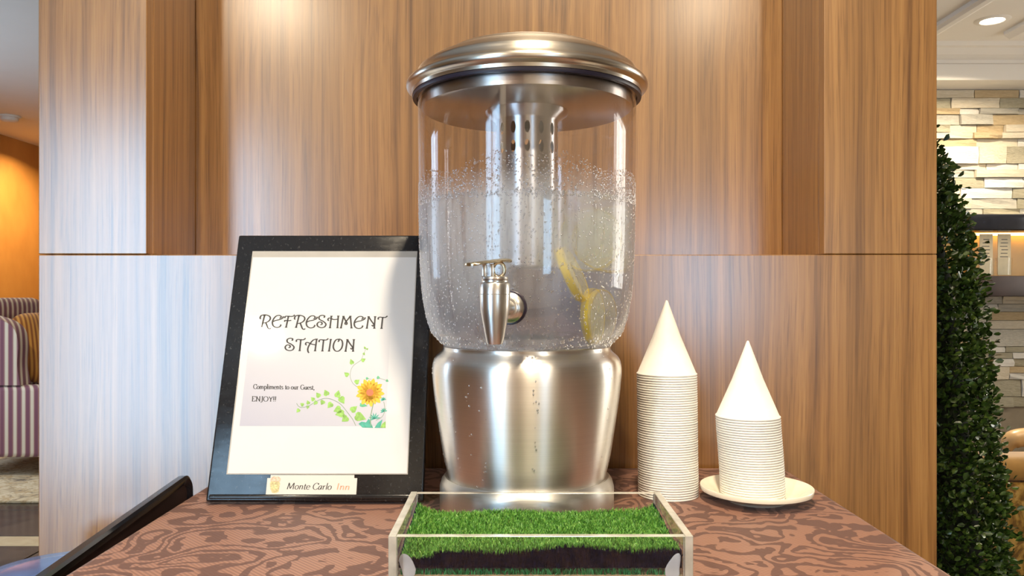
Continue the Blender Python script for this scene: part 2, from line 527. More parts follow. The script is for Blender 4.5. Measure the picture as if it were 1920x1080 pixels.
downlight(-3.75, 6.75, 26, 'round recessed ceiling light washing the amber wall', (1.0, 0.66, 0.32))
downlight(-2.6, 3.0, 12, 'round recessed ceiling light over the striped armchair')

o = empty('smoke_detector', (px(18, 220, 6.04).x, 6.04, CEIL))
lathe('base', [(0.0, 0.0), (0.075, 0.0), (0.075, -0.014), (0.0, -0.014)], M['white_paint'], o, 32)
lathe('cover', [(0.062, -0.0141), (0.058, -0.035), (0.04, -0.045), (0.0, -0.047)], M['white_paint'], o, 32)
tag(o, 'round white smoke detector on the grey ceiling', 'smoke detector')

# ================================================================ TABLE AND CLOTH
TX0, TX1, TY0, TY1 = -0.384, 0.378, 0.36, 1.106
t = empty('table', ((TX0 + TX1) / 2, (TY0 + TY1) / 2, 0))
hx, hy = (TX1 - TX0) / 2, (TY1 - TY0) / 2
bm = bmesh.new(); add_box(bm, -hx + 0.006, hx - 0.006, -hy + 0.006, hy - 0.006, 0.722, TZ - 0.0026, 0.003)
bm_obj('tabletop', bm, M['wood_dark'], t, True, 40)
for sx in (-1, 1):
    for sy in (-1, 1):
        bm = bmesh.new(); cx, cy = sx * (hx - 0.06), sy * (hy - 0.06)
        add_box(bm, cx - 0.022, cx + 0.022, cy - 0.022, cy + 0.022, 0, 0.722, 0.003)
        bm_obj('leg', bm, M['wood_dark'], t, True, 40)
tag(t, 'small dark wooden table hidden under the brown damask cloth', 'table')

# damask: two weaves of one brown yarn, scrolls and leaves laid out as spirals round scattered centres
a = N('brown_damask')
p = a.obj()
flat = a.mapping(p, (1, 1, 0.35))
big = a.n('ShaderNodeTexNoise', i_Vector=flat, i_Scale=12.0, i_Detail=0.6, i_Roughness=0.35, i_Distortion=0.9).outputs['Fac']
bend = a.n('ShaderNodeTexNoise', i_Vector=flat, i_Scale=50.0, i_Detail=1.0, i_Roughness=0.4, i_Distortion=0.8).outputs['Fac']
con = a.math('SINE', a.math('ADD', a.math('MULTIPLY', big, 52.0), a.math('MULTIPLY', bend, 7.0)))
pat = a.math('ADD', a.math('MULTIPLY', con, 0.5), a.math('MULTIPLY', a.math('SUBTRACT', bend, 0.5), 1.6))
pm = a.ramp(a.math('ADD', a.math('MULTIPLY', pat, 0.5), 0.5), [(0.44, (0, 0, 0)), (0.52, (1, 1, 1))])
rib = a.n('ShaderNodeTexWave', wave_type='BANDS', bands_direction='DIAGONAL', i_Vector=p, i_Scale=120.0).outputs['Fac']
light = a.mix(rib, (0.180, 0.082, 0.053), (0.295, 0.148, 0.100))
c = a.mix(pm, (0.100, 0.041, 0.028), light)
bumph = a.math('ADD', a.math('MULTIPLY', pm, 0.5), a.math('MULTIPLY', rib, 0.5))
rg = a.math('SUBTRACT', 0.62, a.math('MULTIPLY', pm, 0.14))
M['damask'] = a.done(a.bsdf(Base_Color=c, Roughness=rg, Normal=a.bump(bumph, 0.35, 0.0006), Sheen_Weight=0.15, Sheen_Roughness=0.4))
# cloth: flat top, softly rounded edge, skirt with shallow folds
def cloth():
    per = []
    n = 40
    def side(x0, y0, x1, y1):
        for i in range(n): per.append((x0 + (x1 - x0) * i / n, y0 + (y1 - y0) * i / n))
    side(TX0, TY0, TX1, TY0); side(TX1, TY0, TX1, TY1); side(TX1, TY1, TX0, TY1); side(TX0, TY1, TX0, TY0)
    cx, cy = (TX0 + TX1) / 2, (TY0 + TY1) / 2
    rings = []
    def ring(inset, zz, fold=0.0):
        row = []
        for k, (x, y) in enumerate(per):
            qx = min(max(x, TX0 + 0.010), TX1 - 0.010); qy = min(max(y, TY0 + 0.010), TY1 - 0.010)
            d = Vector((x - qx, y - qy))
            if d.length > 1e-6: d = d.normalized()
            wv_ = math.sin(k * 0.75) * fold
            if y > TY1 - 0.02: wv_ = 0
            row.append((qx + d.x * (0.010 - inset + wv_), qy + d.y * (0.010 - inset + wv_), zz))
        return row
    rings.append(ring(0.010, TZ))
    for th in (25, 50, 75): rings.append(ring(0.010 - 0.010 * math.sin(R(th)), TZ - 0.010 + 0.010 * math.cos(R(th))))
    for d, fo in ((0.02, 0.0), (0.06, 0.001), (0.12, 0.0025), (0.19, 0.004), (0.27, 0.006)): rings.append(ring(-0.0, TZ - d, fo))
    v, f = [], []
    for r_ in rings: v += r_
    m = len(per)
    for i in range(len(rings) - 1):
        for k in range(m):
            f.append((i * m + k, i * m + (k + 1) % m, (i + 1) * m + (k + 1) % m, (i + 1) * m + k))
    f.append(tuple(range(m)))
    o = py_obj('tablecloth', v, f, M['damask'], None, True)
    o.data.polygons[len(f) - 1].use_smooth = False
    bm = bmesh.new(); bm.from_mesh(o.data); bmesh.ops.recalc_face_normals(bm, faces=bm.faces[:]); bm.to_mesh(o.data); bm.free()
    s = o.modifiers.new('thickness', 'SOLIDIFY'); s.thickness = 0.002; s.offset = -1
    return o
tag(cloth(), 'brown damask tablecloth with tone-on-tone scroll and leaf weave', 'tablecloth')

# ================================================================ DISPENSER
DX, DY = 0.0162, 0.882
def rp(half, y):
    s = half / F
    r = DY * s / math.sqrt(1 + s * s)
    return r, CZ - (y - HZ) / F * (DY - r * r / DY) - TZ
disp = empty('beverage_dispenser', (DX, DY, TZ + 0.0003))
tag(disp, 'large clear drink dispenser with steel lid, steel base and front tap', 'drink dispenser')
# foot ring
rf = 0.0955
lathe('foot_ring', [(0.083, 0.030), (0.086, 0.0395), (0.090, 0.0405), (rf - 0.002, 0.036), (rf, 0.029), (rf, 0.006), (rf - 0.002, 0.001), (rf - 0.004, 0.0), (0.0, 0.0), (0.0, 0.012), (0.083, 0.012), (0.083, 0.030)], M['steel_dull'], disp, 96, auto=50)
# steel base
base_px = [(146, 901), (148, 896), (149.5, 885), (157, 853), (165, 803), (172.5, 753), (176, 722), (177.7, 700), (177.3, 687), (175, 676), (170, 668), (162, 661), (157.5, 656), (156.5, 650)]
base_prof = smooth_line([rp(*q) for q in base_px], 4)
bp = [(0.0, base_prof[0].y), (base_prof[0].x - 0.003, base_prof[0].y - 0.0015)] + [(q.x, q.y) for q in base_prof]
bp += [(base_prof[-1].x - 0.004, base_prof[-1].y + 0.001), (0.0, base_prof[-1].y + 0.001)]
lathe('base', bp, M['steel'], disp, 128)
zt = base_prof[-1].y + 0.001
# tank shell
WL = 1.0985 - TZ
tank_px = [(157, 645.5), (163, 641), (170, 634), (180, 622), (190, 590), (197.5, 545), (201.5, 480), (203, 420), (203.5, 340), (204.5, 260), (205, 180), (205, 158)]
tp = smooth_line([rp(*q) for q in tank_px], 6)
tp[0].y = zt + 0.0004
outer = [(q.x, q.y) for q in tp]
def tank_r(z):
    for i in range(len(outer) - 1):
        if outer[i][1] <= z <= outer[i + 1][1]:
            k = (z - outer[i][1]) / max(1e-9, outer[i + 1][1] - outer[i][1])
            return outer[i][0] + (outer[i + 1][0] - outer[i][0]) * k
    return outer[-1][0]
# fogged acrylic: condensation clings where the cold water stands
a = N('fogged_acrylic')
p = a.obj()
sz = a.n('ShaderNodeSeparateXYZ', i_Vector=p).outputs[2]
edge = a.noise(a.mapping(p, (30, 30, 4)), 1.0, 3)
lvl = a.math('ADD', sz, a.math('MULTIPLY', a.math('SUBTRACT', edge, 0.5), 0.012))
below = a.ramp(a.math('MULTIPLY', a.math('SUBTRACT', WL + 0.022, lvl), 1 / 0.03, clamp=True), [(0.0, (0, 0, 0)), (1.0, (1, 1, 1))])
streak = a.noise(a.mapping(p, (95, 95, 9)), 1.0, 4, 0.6)
clearrun = a.ramp(streak, [(0.30, (0.45, 0.45, 0.45)), (0.48, (1, 1, 1))])
blot = a.noise(a.mapping(p, (16, 16, 9)), 1.0, 3, 0.5)
thick = a.ramp(blot, [(0.3, (0.45, 0.45, 0.45)), (0.7, (1, 1, 1))])
fog = a.math('MULTIPLY', a.math('MULTIPLY', below, clearrun), thick)
def thin_patch(c_, rad_, amt):
    d_ = a.n('ShaderNodeVectorMath', operation='DISTANCE'); a.set(d_, 0, p); a.set(d_, 1, c_)
    k_ = a.n('ShaderNodeMapRange', interpolation_type='SMOOTHSTEP', i_0=d_.outputs['Value'], i_1=rad_ * 0.35, i_2=rad_, i_3=amt, i_4=1.0)
    return k_.outputs[0]
fog = a.math('MULTIPLY', fog, thin_patch((0.072, -0.085, 0.235), 0.075, 0.45))
fog = a.math('MULTIPLY', fog, thin_patch((0.01, -0.11, 0.215), 0.085, 0.5))
fog = a.math('MULTIPLY', fog, 0.66)
fr = schlick(a)
grain = a.noise(p, 420, 2)
bn = a.bump(grain, 0.35, 0.0006)
tr = a.n('ShaderNodeBsdfTransparent', i_Color=(0.93, 0.925, 0.95)).outputs[0]
gl = a.n('ShaderNodeBsdfGlossy', i_Color=(1, 1, 1), i_Roughness=0.03).outputs[0]
clr = a.n('ShaderNodeMixShader', i_0=fr, i_1=tr, i_2=gl).outputs[0]
tl = a.n('ShaderNodeBsdfTranslucent', i_Color=(0.80, 0.86, 0.95), i_Normal=bn).outputs[0]
di = a.n('ShaderNodeBsdfDiffuse', i_Color=(0.76, 0.83, 0.92), i_Normal=bn).outputs[0]
gf = a.n('ShaderNodeBsdfGlossy', i_Color=(1, 1, 1), i_Roughness=0.35, i_Normal=bn).outputs[0]
fg = a.n('ShaderNodeMixShader', i_0=0.5, i_1=tl, i_2=di).outputs[0]
fg = a.n('ShaderNodeMixShader', i_0=0.10, i_1=fg, i_2=gf).outputs[0]
M['tank'] = a.done(a.n('ShaderNodeMixShader', i_0=fog, i_1=clr, i_2=fg).outputs[0])
M['tank_in'] = thin_clear('clear_acrylic_inner', (0.975, 0.972, 0.985))
inner = [(r_ - 0.0035, z_) for r_, z_ in outer[2:]]
v1, f1 = lathe_geo([(0.0, outer[0][1])] + outer, 128)
nv = len(v1)
v2, f2 = lathe_geo([(outer[-1][0], outer[-1][1]), (inner[-1][0], inner[-1][1])] + inner[::-1] + [(0.0, inner[0][1])], 128)
me = bpy.data.meshes.new('tank')
me.from_pydata(v1 + v2, [], f1 + [[i + nv for i in q] for q in f2])
for i, pl in enumerate(me.polygons):
    pl.use_smooth = True; pl.material_index = 0 if i < len(f1) else 1
me.update()
tk = link('tank', me, disp, [M['tank'], M['tank_in']])
tk['label'] = 'clear acrylic tank fogged with condensation below the water line'
# water
a = N('water')
wr_ = a.bsdf(Base_Color=(0.97, 0.985, 1.0), Roughness=0.0, IOR=1.33, Transmission_Weight=1.0)
wt_ = a.n('ShaderNodeBsdfTransparent', i_Color=(0.96, 0.98, 1.0)).outputs[0]
M['water'] = a.done(a.n('ShaderNodeMixShader', i_0=0.5, i_1=wr_, i_2=wt_).outputs[0])
wp_ = [(0.0, inner[0][1] + 0.0006)] + [(r_ - 0.0008, z_ + (0.0006 if i == 0 else 0)) for i, (r_, z_) in enumerate(inner) if z_ < WL - 0.002]
wr = tank_r(WL) - 0.0043
wp_ += [(wr, WL), (0.0, WL)]
lathe('water', wp_, M['water'], disp, 96, auto=40)
# lid and its underside
zl = 1.224 - TZ
def Z(z): return z - TZ
lid_prof = [(0.0, Z(1.2690)), (0.03, Z(1.2685)), (0.055, Z(1.2665)), (0.075, Z(1.2625)), (0.088, Z(1.2585)), (0.094, Z(1.2550)), (0.106, Z(1.2490)), (0.116, Z(1.2425)), (0.1195, Z(1.2395)),
            (0.1215, Z(1.2345)), (0.1245, Z(1.2305)), (0.1290, Z(1.2285)), (0.1312, Z(1.2262)), (0.1318, Z(1.2235)), (0.1310, Z(1.2208)), (0.1285, Z(1.2190)), (0.1262, Z(1.2180))]
lp = [(q.x, q.y) for q in smooth_line(lid_prof, 3)]
lid_full = lp + [(0.1255, Z(1.2175)), (0.1252, Z(1.2140)), (0.1215, Z(1.2140)), (0.1150, Z(1.2140)), (0.1145, Z(1.2000)), (0.1120, Z(1.1985)), (0.0, Z(1.1985))]
lid = lathe('lid', lid_full, M['steel_lid'], disp, 128, auto=35)
lathe('gasket', [(0.1205, Z(1.2138)), (0.1246, Z(1.2138)), (0.1252, Z(1.2118)), (0.1246, Z(1.2098)), (0.1205, Z(1.2098)), (0.1205, Z(1.2138))], M['rubber'], disp, 128, auto=40)
# perforated ice tube hanging from the lid
def perforated(rad, ztop, rows, zbot, nh=14, hw=0.0032, hh=0.0078):
    """rows: list of row-centre z; each cell has an oval hole"""
    bm = bmesh.new()
    ROWH = 0.0195
    bands = []
    cur = ztop
    for zc in rows:
        bands.append(('solid', cur, zc + ROWH / 2)); bands.append(('hole', zc + ROWH / 2, zc - ROWH / 2)); cur = zc - ROWH / 2
    bands.append(('solid', cur, zbot))
    cell = 2 * PI / nh
    def P(an, zz): return bm.verts.new((rad * math.cos(an), rad * math.sin(an), zz))
    for kind, za, zb in bands:
        for k in range(nh):
            a0 = -PI / 2 + k * cell - cell / 2
            if kind == 'solid':
                for j in range(4):
                    b0, b1 = a0 + cell * j / 4, a0 + cell * (j + 1) / 4
                    bm.faces.new((P(b0, za), P(b1, za), P(b1, zb), P(b0, zb)))
            else:
                ac, zc = a0 + cell / 2, (za + zb) / 2
                m = 16
                ins, outs = [], []
                for j in range(m):
                    th = 2 * PI * j / m + PI / m
                    ct, st = math.cos(th), math.sin(th)
                    ins.append((ac + hw / rad * ct, zc + hh * st))
                    s_ = 1 / max(abs(ct), abs(st))
                    ou, ov = ct * s_, st * s_
                    outs.append((ac + ou * cell / 2, zc + ov * ROWH / 2))
                corners = {}
                vi = [P(*q) for q in ins]; vo_ = [P(*q) for q in outs]
                for j in range(m):
                    j2 = (j + 1) % m
                    x0, x1 = outs[j], outs[j2]
                    bm.faces.new((vi[j], vi[j2], vo_[j2], vo_[j]))
                    if abs(x0[0] - x1[0]) > 1e-9 and abs(x0[1] - x1[1]) > 1e-9:
                        cz = max(x0[1], x1[1]) if max(x0[1], x1[1]) > zc + ROWH / 2 - 1e-9 else min(x0[1], x1[1])
                        ca = max(x0[0], x1[0]) if max(x0[0], x1[0]) > ac + cell / 2 - 1e-9 else min(x0[0], x1[0])
                        bm.faces.new((vo_[j], vo_[j2], P(ca, cz)))
    # flared collar, and the closed bottom cap
    def ringv(r_, zz, n=56): return [bm.verts.new((r_ * math.cos(-PI / 2 - cell / 2 + 2 * PI * k / n), r_ * math.sin(-PI / 2 - cell / 2 + 2 * PI * k / n), zz)) for k in range(n)]
    prev = None
    for r_, zz in ((0.0455, Z(1.1984)), (0.0450, Z(1.1950)), (0.0400, Z(1.1915)), (0.0365, Z(1.1885)), (rad, ztop)):
        rw = ringv(r_, zz)
        if prev:
            for k in range(56): bm.faces.new((prev[k], prev[(k + 1) % 56], rw[(k + 1) % 56], rw[k]))
        prev = rw
    rw = ringv(rad, zbot); r2 = ringv(rad - 0.003, zbot - 0.003)
    for k in range(56): bm.faces.new((rw[k], rw[(k + 1) % 56], r2[(k + 1) % 56], r2[k]))
    bm.faces.new(r2)
    bmesh.ops.remove_doubles(bm, verts=bm.verts[:], dist=1e-5)
    o = bm_obj('ice_tube', bm, M['steel'], disp, True)
    for pl in o.data.polygons:
        c_ = pl.center; d = Vector((c_.x, c_.y, 0)) if c_.z > zbot - 0.0029 else Vector((0, 0, -1))
        if pl.normal.dot(d) < 0: pl.flip()
    nr = []
    for q in o.data.vertices:
        d = Vector((q.co.x, q.co.y, 0))
        if q.co.z > ztop + 0.001: d += Vector((0, 0, -0.02))
        if q.co.z < zbot - 0.001: d += Vector((0, 0, -0.05))
        nr.append(d.normalized() if d.length > 1e-6 else Vector((0, 0, -1)))
    o.data.normals_split_custom_set_from_vertices(nr)
    return o
it = perforated(0.0345, Z(1.1866), [Z(1.1760), Z(1.1560)], Z(1.030), 14, 0.0029, 0.0066)
it['label'] = 'perforated steel ice tube hanging from the lid'

# spigot
sp_o = empty('spigot', (0, 0, 0))
sp_o.name = 'spigot'
def dchild(o):
    o.parent = disp; o.matrix_parent_inverse = Matrix.Translation(-disp.location); return o
SX, SY = px(928, 560, 0.722).x, 0.722
def sz_(y): return CZ - (y - HZ) / F * SY
bpy.data.objects.remove(sp_o)
body = [(0.0, sz_(644)), (0.0062, sz_(644)), (0.0071, sz_(645)), (0.0078, sz_(640)), (0.0095, sz_(622)), (0.0120, sz_(594)), (0.0131, sz_(580)), (0.0135, sz_(566)), (0.0137, sz_(552.2)), (0.0133, sz_(551.6)), (0.0137, sz_(551)), (0.0137, sz_(533)), (0.0130, sz_(530.5)), (0.0, sz_(530.5))]
spb = lathe('spigot', body, M['nickel'], None, 64, (SX, SY, 0), auto=35)
dchild(spb); spb['label'] = 'satin nickel spigot body'
def schild(o):
    o.parent = spb; return o
schild(lathe('collar', [(0.0, sz_(530.4)), (0.0108, sz_(530.4)), (0.0118, sz_(529)), (0.0118, sz_(525)), (0.0122, sz_(523)), (0.0118, sz_(519.5)), (0.010, sz_(518.5)), (0.0, sz_(518.5))], M['nickel'], None, 48, (SX, SY, 0), auto=30))
# stem: two cheeks and a pivot pin
bm = bmesh.new()
zs0, zs1 = sz_(518.6), sz_(495)
for dx0, dx1 in ((-0.0115, -0.0072), (-0.0045, -0.0005)):
    add_box(bm, SX + dx0, SX + dx1, SY - 0.005, SY + 0.005, zs0, zs1, 0.0008)
schild(bm_obj('stem', bm, M['nickel'], None, True, 30))
bm = bmesh.new()
for k in range(1):
    pts = [(SX + 0.0035 + 0.0052 * math.cos(R(q)), SY - 0.002, sz_(506) + 0.0066 * math.sin(R(q))) for q in range(0, 361, 20)]
    add_tube(bm, pts, 0.0016, 8, False)
schild(bm_obj('pivot_loop', bm, M['nickel_gold'], None, True, 60))
# lever: a curved spoon-shaped plate
lev = smooth_line([(px(878, 500, SY - 0.03).x, SY - 0.020, sz_(498)), (px(896, 497, SY).x - 0.002, SY - 0.014, sz_(495.5)), (px(920, 491, SY).x, SY - 0.005, sz_(491)), (px(942, 488, SY).x, SY + 0.002, sz_(488)), (px(957, 490, SY).x, SY + 0.006, sz_(489.5))], 6)
bm = bmesh.new()
rows_ = []
nL = len(lev)
for i, q in enumerate(lev):
    tt = i / (nL - 1)
    wd = 0.0085 * math.sqrt(max(0.02, 1 - (2 * abs(tt - 0.5)) ** 3.5)) + 0.0015
    d = (lev[min(i + 1, nL - 1)] - lev[max(i - 1, 0)]).normalized()
    s_ = Vector((-d.y, d.x, 0)).normalized()
    row = []
    for (u_, h_) in ((-1, 0.0), (-0.8, 0.0014), (0, 0.0018), (0.8, 0.0014), (1, 0.0), (0.8, -0.0012), (0, -0.0014), (-0.8, -0.0012)):
        row.append(bm.verts.new(q + s_ * (u_ * wd) + Vector((0, 0, h_))))
    rows_.append(row)
for i in range(nL - 1):
    for k in range(8): bm.faces.new((rows_[i][k], rows_[i][(k + 1) % 8], rows_[i + 1][(k + 1) % 8], rows_[i + 1][k]))
bm.faces.new(rows_[0]); bm.faces.new(rows_[-1][::-1])
lv = schild(bm_obj('lever', bm, M['nickel_gold'], None, True, 50)); lv['label'] = 'flat golden nickel lever'
# shank, flange and washer towards the tank wall
zs_ = px(960, 577, 0.768).z
rt = tank_r(zs_ - TZ)
ang_ = R(-90 - 9)
wc = Vector((DX + rt * math.cos(ang_), DY + rt * math.sin(ang_), zs_))
nd = (Vector((SX, SY, zs_)) - wc).normalized()
def disc_stack(name, segs, mat):
    bm = bmesh.new(); pts, rr = [], []
    for d, r_ in segs: pts.append(wc + nd * d); rr.append(r_)
    add_tube(bm, pts, rr, 40)
    return schild(bm_obj(name, bm, mat, None, True, 35))
disc_stack('washer', [(-0.0005, 0.0165), (0.0022, 0.0165), (0.0026, 0.0160)], M['rubber'])
disc_stack('flange', [(0.0026, 0.0148), (0.006, 0.0148), (0.0085, 0.0125), (0.0095, 0.0105), (0.011, 0.0105), (0.012, 0.0088)], M['nickel'])
disc_stack('shank', [(0.012, 0.0078), (0.03, 0.0078), (0.046, 0.0085)], M['nickel'])

# water drops: beads above the water line, condensation below, runs on the steel
a = N('water_drop')
M['drop'] = a.done(a.bsdf(Base_Color=(1, 1, 1), Roughness=0.0, IOR=1.33, Transmission_Weight=1.0))
ico = bmesh.new(); bmesh.ops.create_icosphere(ico, subdivisions=1, radius=1.0)
iv = [v.co.copy() for v in ico.verts]; iv_f = [[v.index for v in f.verts] for f in ico.faces]; ico.free()
rd = random.Random(3)
def drops(name, items, parent):
    v, f = [], []
    for (r_, an, zz, s_, el) in items:
        nrm = Vector((math.cos(an), math.sin(an), 0)); tg = Vector((-math.sin(an), math.cos(an), 0))
        c0 = nrm * r_ + Vector((0, 0, zz)); b0 = len(v)
        for q in iv: v.append(c0 + tg * (q.x * s_) + Vector((0, 0, q.z * s_ * el)) + nrm * (q.y * s_ * 0.55))
        f += [[b0 + i for i in q] for q in iv_f]
    o = py_obj(name, v, f, M['drop'], parent, True); o['kind'] = 'stuff'
    return o
items = []
while len(items) < 2600:
    an = rd.uniform(-PI, 0.0) if rd.random() < 0.8 else rd.uniform(0, PI)
    top = 0.030 + 0.014 * math.exp(-((an + PI / 2) / 0.5) ** 2) + 0.004 * math.sin(an * 9)
    hgt = rd.random() ** 1.2
    zz = WL - 0.006 + hgt * top
    items.append((tank_r(zz), an, zz, rd.uniform(0.0005, 0.0013) * (1.0 - 0.3 * hgt), rd.uniform(0.9, 1.2)))
drops('condensation_bead', items, disp)['label'] = 'band of water beads above the water line'
items = []
while len(items) < 2600:
    an = rd.uniform(-PI, 0.15)
    zz = rd.uniform(outer[3][1], WL)
    items.append((tank_r(zz), an, zz, rd.uniform(0.0004, 0.0010), rd.choice((1, 1, 1.2, 1.6))))
for k in range(170):
    zz = rd.uniform(outer[2][1] - 0.002, outer[2][1] + 0.010); items.append((tank_r(zz), rd.uniform(-PI, 0), zz, rd.uniform(0.0008, 0.0018), 1.0))
drops('condensation_drop', items, disp)
items = []
bz = [(q.x, q.y) for q in base_prof]
def base_r(z):
    for i in range(len(bz) - 1):
        if bz[i][1] <= z <= bz[i + 1][1]: return bz[i][0] + (bz[i + 1][0] - bz[i][0]) * (z - bz[i][1]) / (bz[i + 1][1] - bz[i][1])
    return bz[-1][0]
for an0 in (-PI + 0.15, -PI + 0.3, -2.45, -2.2, -2.05, -1.52, -1.5, -0.6):
    for k in range(9):
        zz = rd.uniform(bz[2][1], bz[-3][1]); items.append((base_r(zz), an0 + rd.gauss(0, 0.02), zz, rd.uniform(0.0005, 0.0012), rd.uniform(1, 1.6)))
drops('water_run', items, disp)

# lemon slices in the water
M['rind'] = plain('lemon_rind', (1.0, 0.70, 0.0), 0.4, 0, 0.08)
M['pith'] = plain('lemon_pith', (0.93, 0.88, 0.62), 0.6, 0, 0.03)
a = N('lemon_flesh')
M['flesh'] = a.done(a.bsdf(Base_Color=a.ramp(a.noise(a.obj(), 160, 3), [(0.3, (0.95, 0.84, 0.36)), (0.7, (0.98, 0.93, 0.62))]), Roughness=0.35, Subsurface_Weight=0.3, Subsurface_Radius=(0.01, 0.008, 0.003), Subsurface_Scale=0.5))
def lemon(loc, normal, label, rr=0.029, th=0.0075):
    o = empty('lemon_slice', loc)
    o.rotation_euler = Vector(normal).normalized().to_track_quat('Z', 'Y').to_euler()
    lathe('rind', [(rr - 0.0022, -th / 2), (rr - 0.0006, -th / 2), (rr, -th / 4), (rr, th / 4), (rr - 0.0006, th / 2), (rr - 0.0022, th / 2), (rr - 0.0022, -th / 2)], M['rind'], o, 48, auto=50)
    lathe('pith', [(0.0, -th / 2 + 0.0006), (rr - 0.0022, -th / 2 + 0.0006), (rr - 0.0022, th / 2 - 0.0006), (0.0, th / 2 - 0.0006)], M['pith'], o, 48, auto=50)
    for k in range(9):
        bm = bmesh.new()
        a0, a1 = 2 * PI * k / 9 + 0.05, 2 * PI * (k + 1) / 9 - 0.05
        pts = [(0.004 * math.cos((a0 + a1) / 2), 0.004 * math.sin((a0 + a1) / 2))] + [((rr - 0.0045) * math.cos(a0 + (a1 - a0) * j / 4), (rr - 0.0045) * math.sin(a0 + (a1 - a0) * j / 4)) for j in range(5)]
        top = [bm.verts.new((x, y, th / 2)) for x, y in pts]; bot = [bm.verts.new((x, y, -th / 2)) for x, y in pts]
        bm.faces.new(top); bm.faces.new(bot[::-1])
        for j in range(6): bm.faces.new((top[j], bot[j], bot[(j + 1) % 6], top[(j + 1) % 6]))
        bm_obj('segment', bm, M['flesh'], o)
    return tag(o, label, 'lemon slice')
lemon(px(1066, 514, 0.815), (0.90, -0.16, 0.40), 'thin yellow lemon slice seen nearly edge-on, floating above the other in the water')
lemon(px(1112, 592, 0.835), (0.90, -0.42, 0.03), 'round lemon slice resting low in the tank with its pale face showing')

lemon(px(1106, 450, 0.905), (-0.25, -0.95, 0.15), 'large pale lemon slice hanging in the water at the back of the tank', 0.037, 0.008)

# ================================================================ PAPER CONE CUPS
a = N('cup_paper')
f = a.noise(a.obj(), 90, 3)
M['paper_cup'] = a.done(a.bsdf(Base_Color=a.ramp(f, [(0.3, (0.83, 0.81, 0.75)), (0.7, (0.87, 0.85, 0.79))]), Roughness=0.6, Sheen_Weight=0.1))
CR, CH = 0.0342, 0.0885
def cup_mesh(r_):
    k = 0.00045
    prof = [(0.0, CH), (0.0010, CH - 0.0005), (0.0018, CH - 0.0022), (r_ * 0.5, CH * 0.497), (r_, 0.0027), (r_ + 0.0007, 0.0024), (r_ + 0.0013, 0.0018), (r_ + 0.0014, 0.0011), (r_ + 0.0010, 0.0003), (r_ + 0.0006, 0.0), (r_ + 0.0002, 0.0004), (r_ - 0.0002, 0.0018),
            (r_ * 0.5, CH * 0.497 - 0.0011), (0.0018, CH - 0.0033), (0.0, CH - 0.0015)]
    v, f = lathe_geo(prof, 40)
    me = bpy.data.meshes.new('paper_cone_cup')
    me.from_pydata(v, [], f)
    for pl in me.polygons: pl.use_smooth = True
    me.update(); me.materials.append(M['paper_cup'])
    return me
cm = cup_mesh(CR)
rc = random.Random(5)
def stack(cx, cy, z0, n, dz, lean, wob, lab_top, lab, group, tilt=0.02, scale=1.0):
    ox = oy = tx = ty = 0
    for i in range(n):
        o = bpy.data.objects.new('paper_cone_cup', cm); C.objects.link(o)
        ox += rc.uniform(-wob, wob); oy += rc.uniform(-wob, wob); ox *= 0.9; oy *= 0.9
        tx = (tx + rc.uniform(-tilt, tilt)) * 0.9; ty = (ty + rc.uniform(-tilt, tilt)) * 0.9
        tt = i / n
        o.location = (cx + lean(tt) + ox, cy + oy, z0 + i * dz)
        o.rotation_euler = ((0 if i == 0 else tx), (0 if i == 0 else ty), rc.uniform(0, 6))
        o.scale = (scale, scale, 1)
        tag(o, lab_top if i == n - 1 else (lab.replace('nested in', 'at the very bottom of') if i == 0 else lab), 'paper cup', group)
s1 = px(1252.5, 800, 0.951)
stack(s1.x, 0.951, TZ, 52, 0.0028, lambda t_: -0.0015 * t_, 0.00012, 'topmost paper cone cup of the taller stack beside the drink dispenser',
      'white paper cone cup nested in the taller stack on the tablecloth', 'cups of the taller stack', 0.0009)
s2 = px(1411, 850, 0.927)
SAU = 0.0052
stack(s2.x, 0.927, TZ + SAU + 0.0004, 33, 0.00283, lambda t_: -0.0055 * t_ + 0.0004 * math.sin(t_ * 5), 0.00008, 'topmost paper cone cup of the shorter stack on the saucer',
      'white paper cone cup nested in the shorter stack on the saucer', 'cups of the shorter stack', 0.0009, 1.03)
pc = px(1417, 913, 0.927)
sau = [(0.0, 0.0022), (0.026, 0.0022), (0.030, 0.0), (0.033, 0.0), (0.034, 0.002), (0.046, 0.0060), (0.056, 0.0120), (0.0625, 0.0115), (0.0635, 0.0165), (0.0630, 0.0172), (0.0615, 0.0168), (0.056, 0.0140), (0.046, 0.0092), (0.0425, 0.0062), (0.0395, 0.0052), (0.0, 0.0052)]
o = lathe('saucer', sau, M['china'], None, 72, auto=60)
o.location = (pc.x, 0.925, TZ)
tag(o, 'cream china saucer under the shorter stack of paper cups', 'saucer')

# ================================================================ SIGN
SB = Vector((-0.2235, 0.905, TZ + 0.0039))
TH = math.atan2(0.111, 0.313)
SL = 0.3285
HW = 0.1232
sign = empty('sign_holder', SB, (-TH, 0, 0))
tag(sign, 'black framed refreshment station sign leaning back beside the drink dispenser', 'sign')
nrm = Vector((0, -math.cos(TH), math.sin(TH))); upv = Vector((0, math.sin(TH), math.cos(TH)))
Cv = Vector((0, 0, CZ))
def uv(x, y):
    d = Vector(((x - 960) / F, 1, -(y - HZ) / F))
    t_ = nrm.dot(SB - Cv) / nrm.dot(d)
    P_ = Cv + d * t_
    return (P_ - SB).x, (P_ - SB).dot(upv)
a = N('scratched_black_sleeve')
p = a.obj()
sc1 = a.noise(a.mapping(p, (30, 30, 160), (0, 0.6, 0)), 1.0, 4, 0.7)
dust = a.noise(p, 230, 3, 0.7)
cc = a.mix(a.ramp(dust, [(0.60, (0, 0, 0)), (0.75, (1, 1, 1))]), (0.013, 0.013, 0.015), (0.09, 0.09, 0.09))
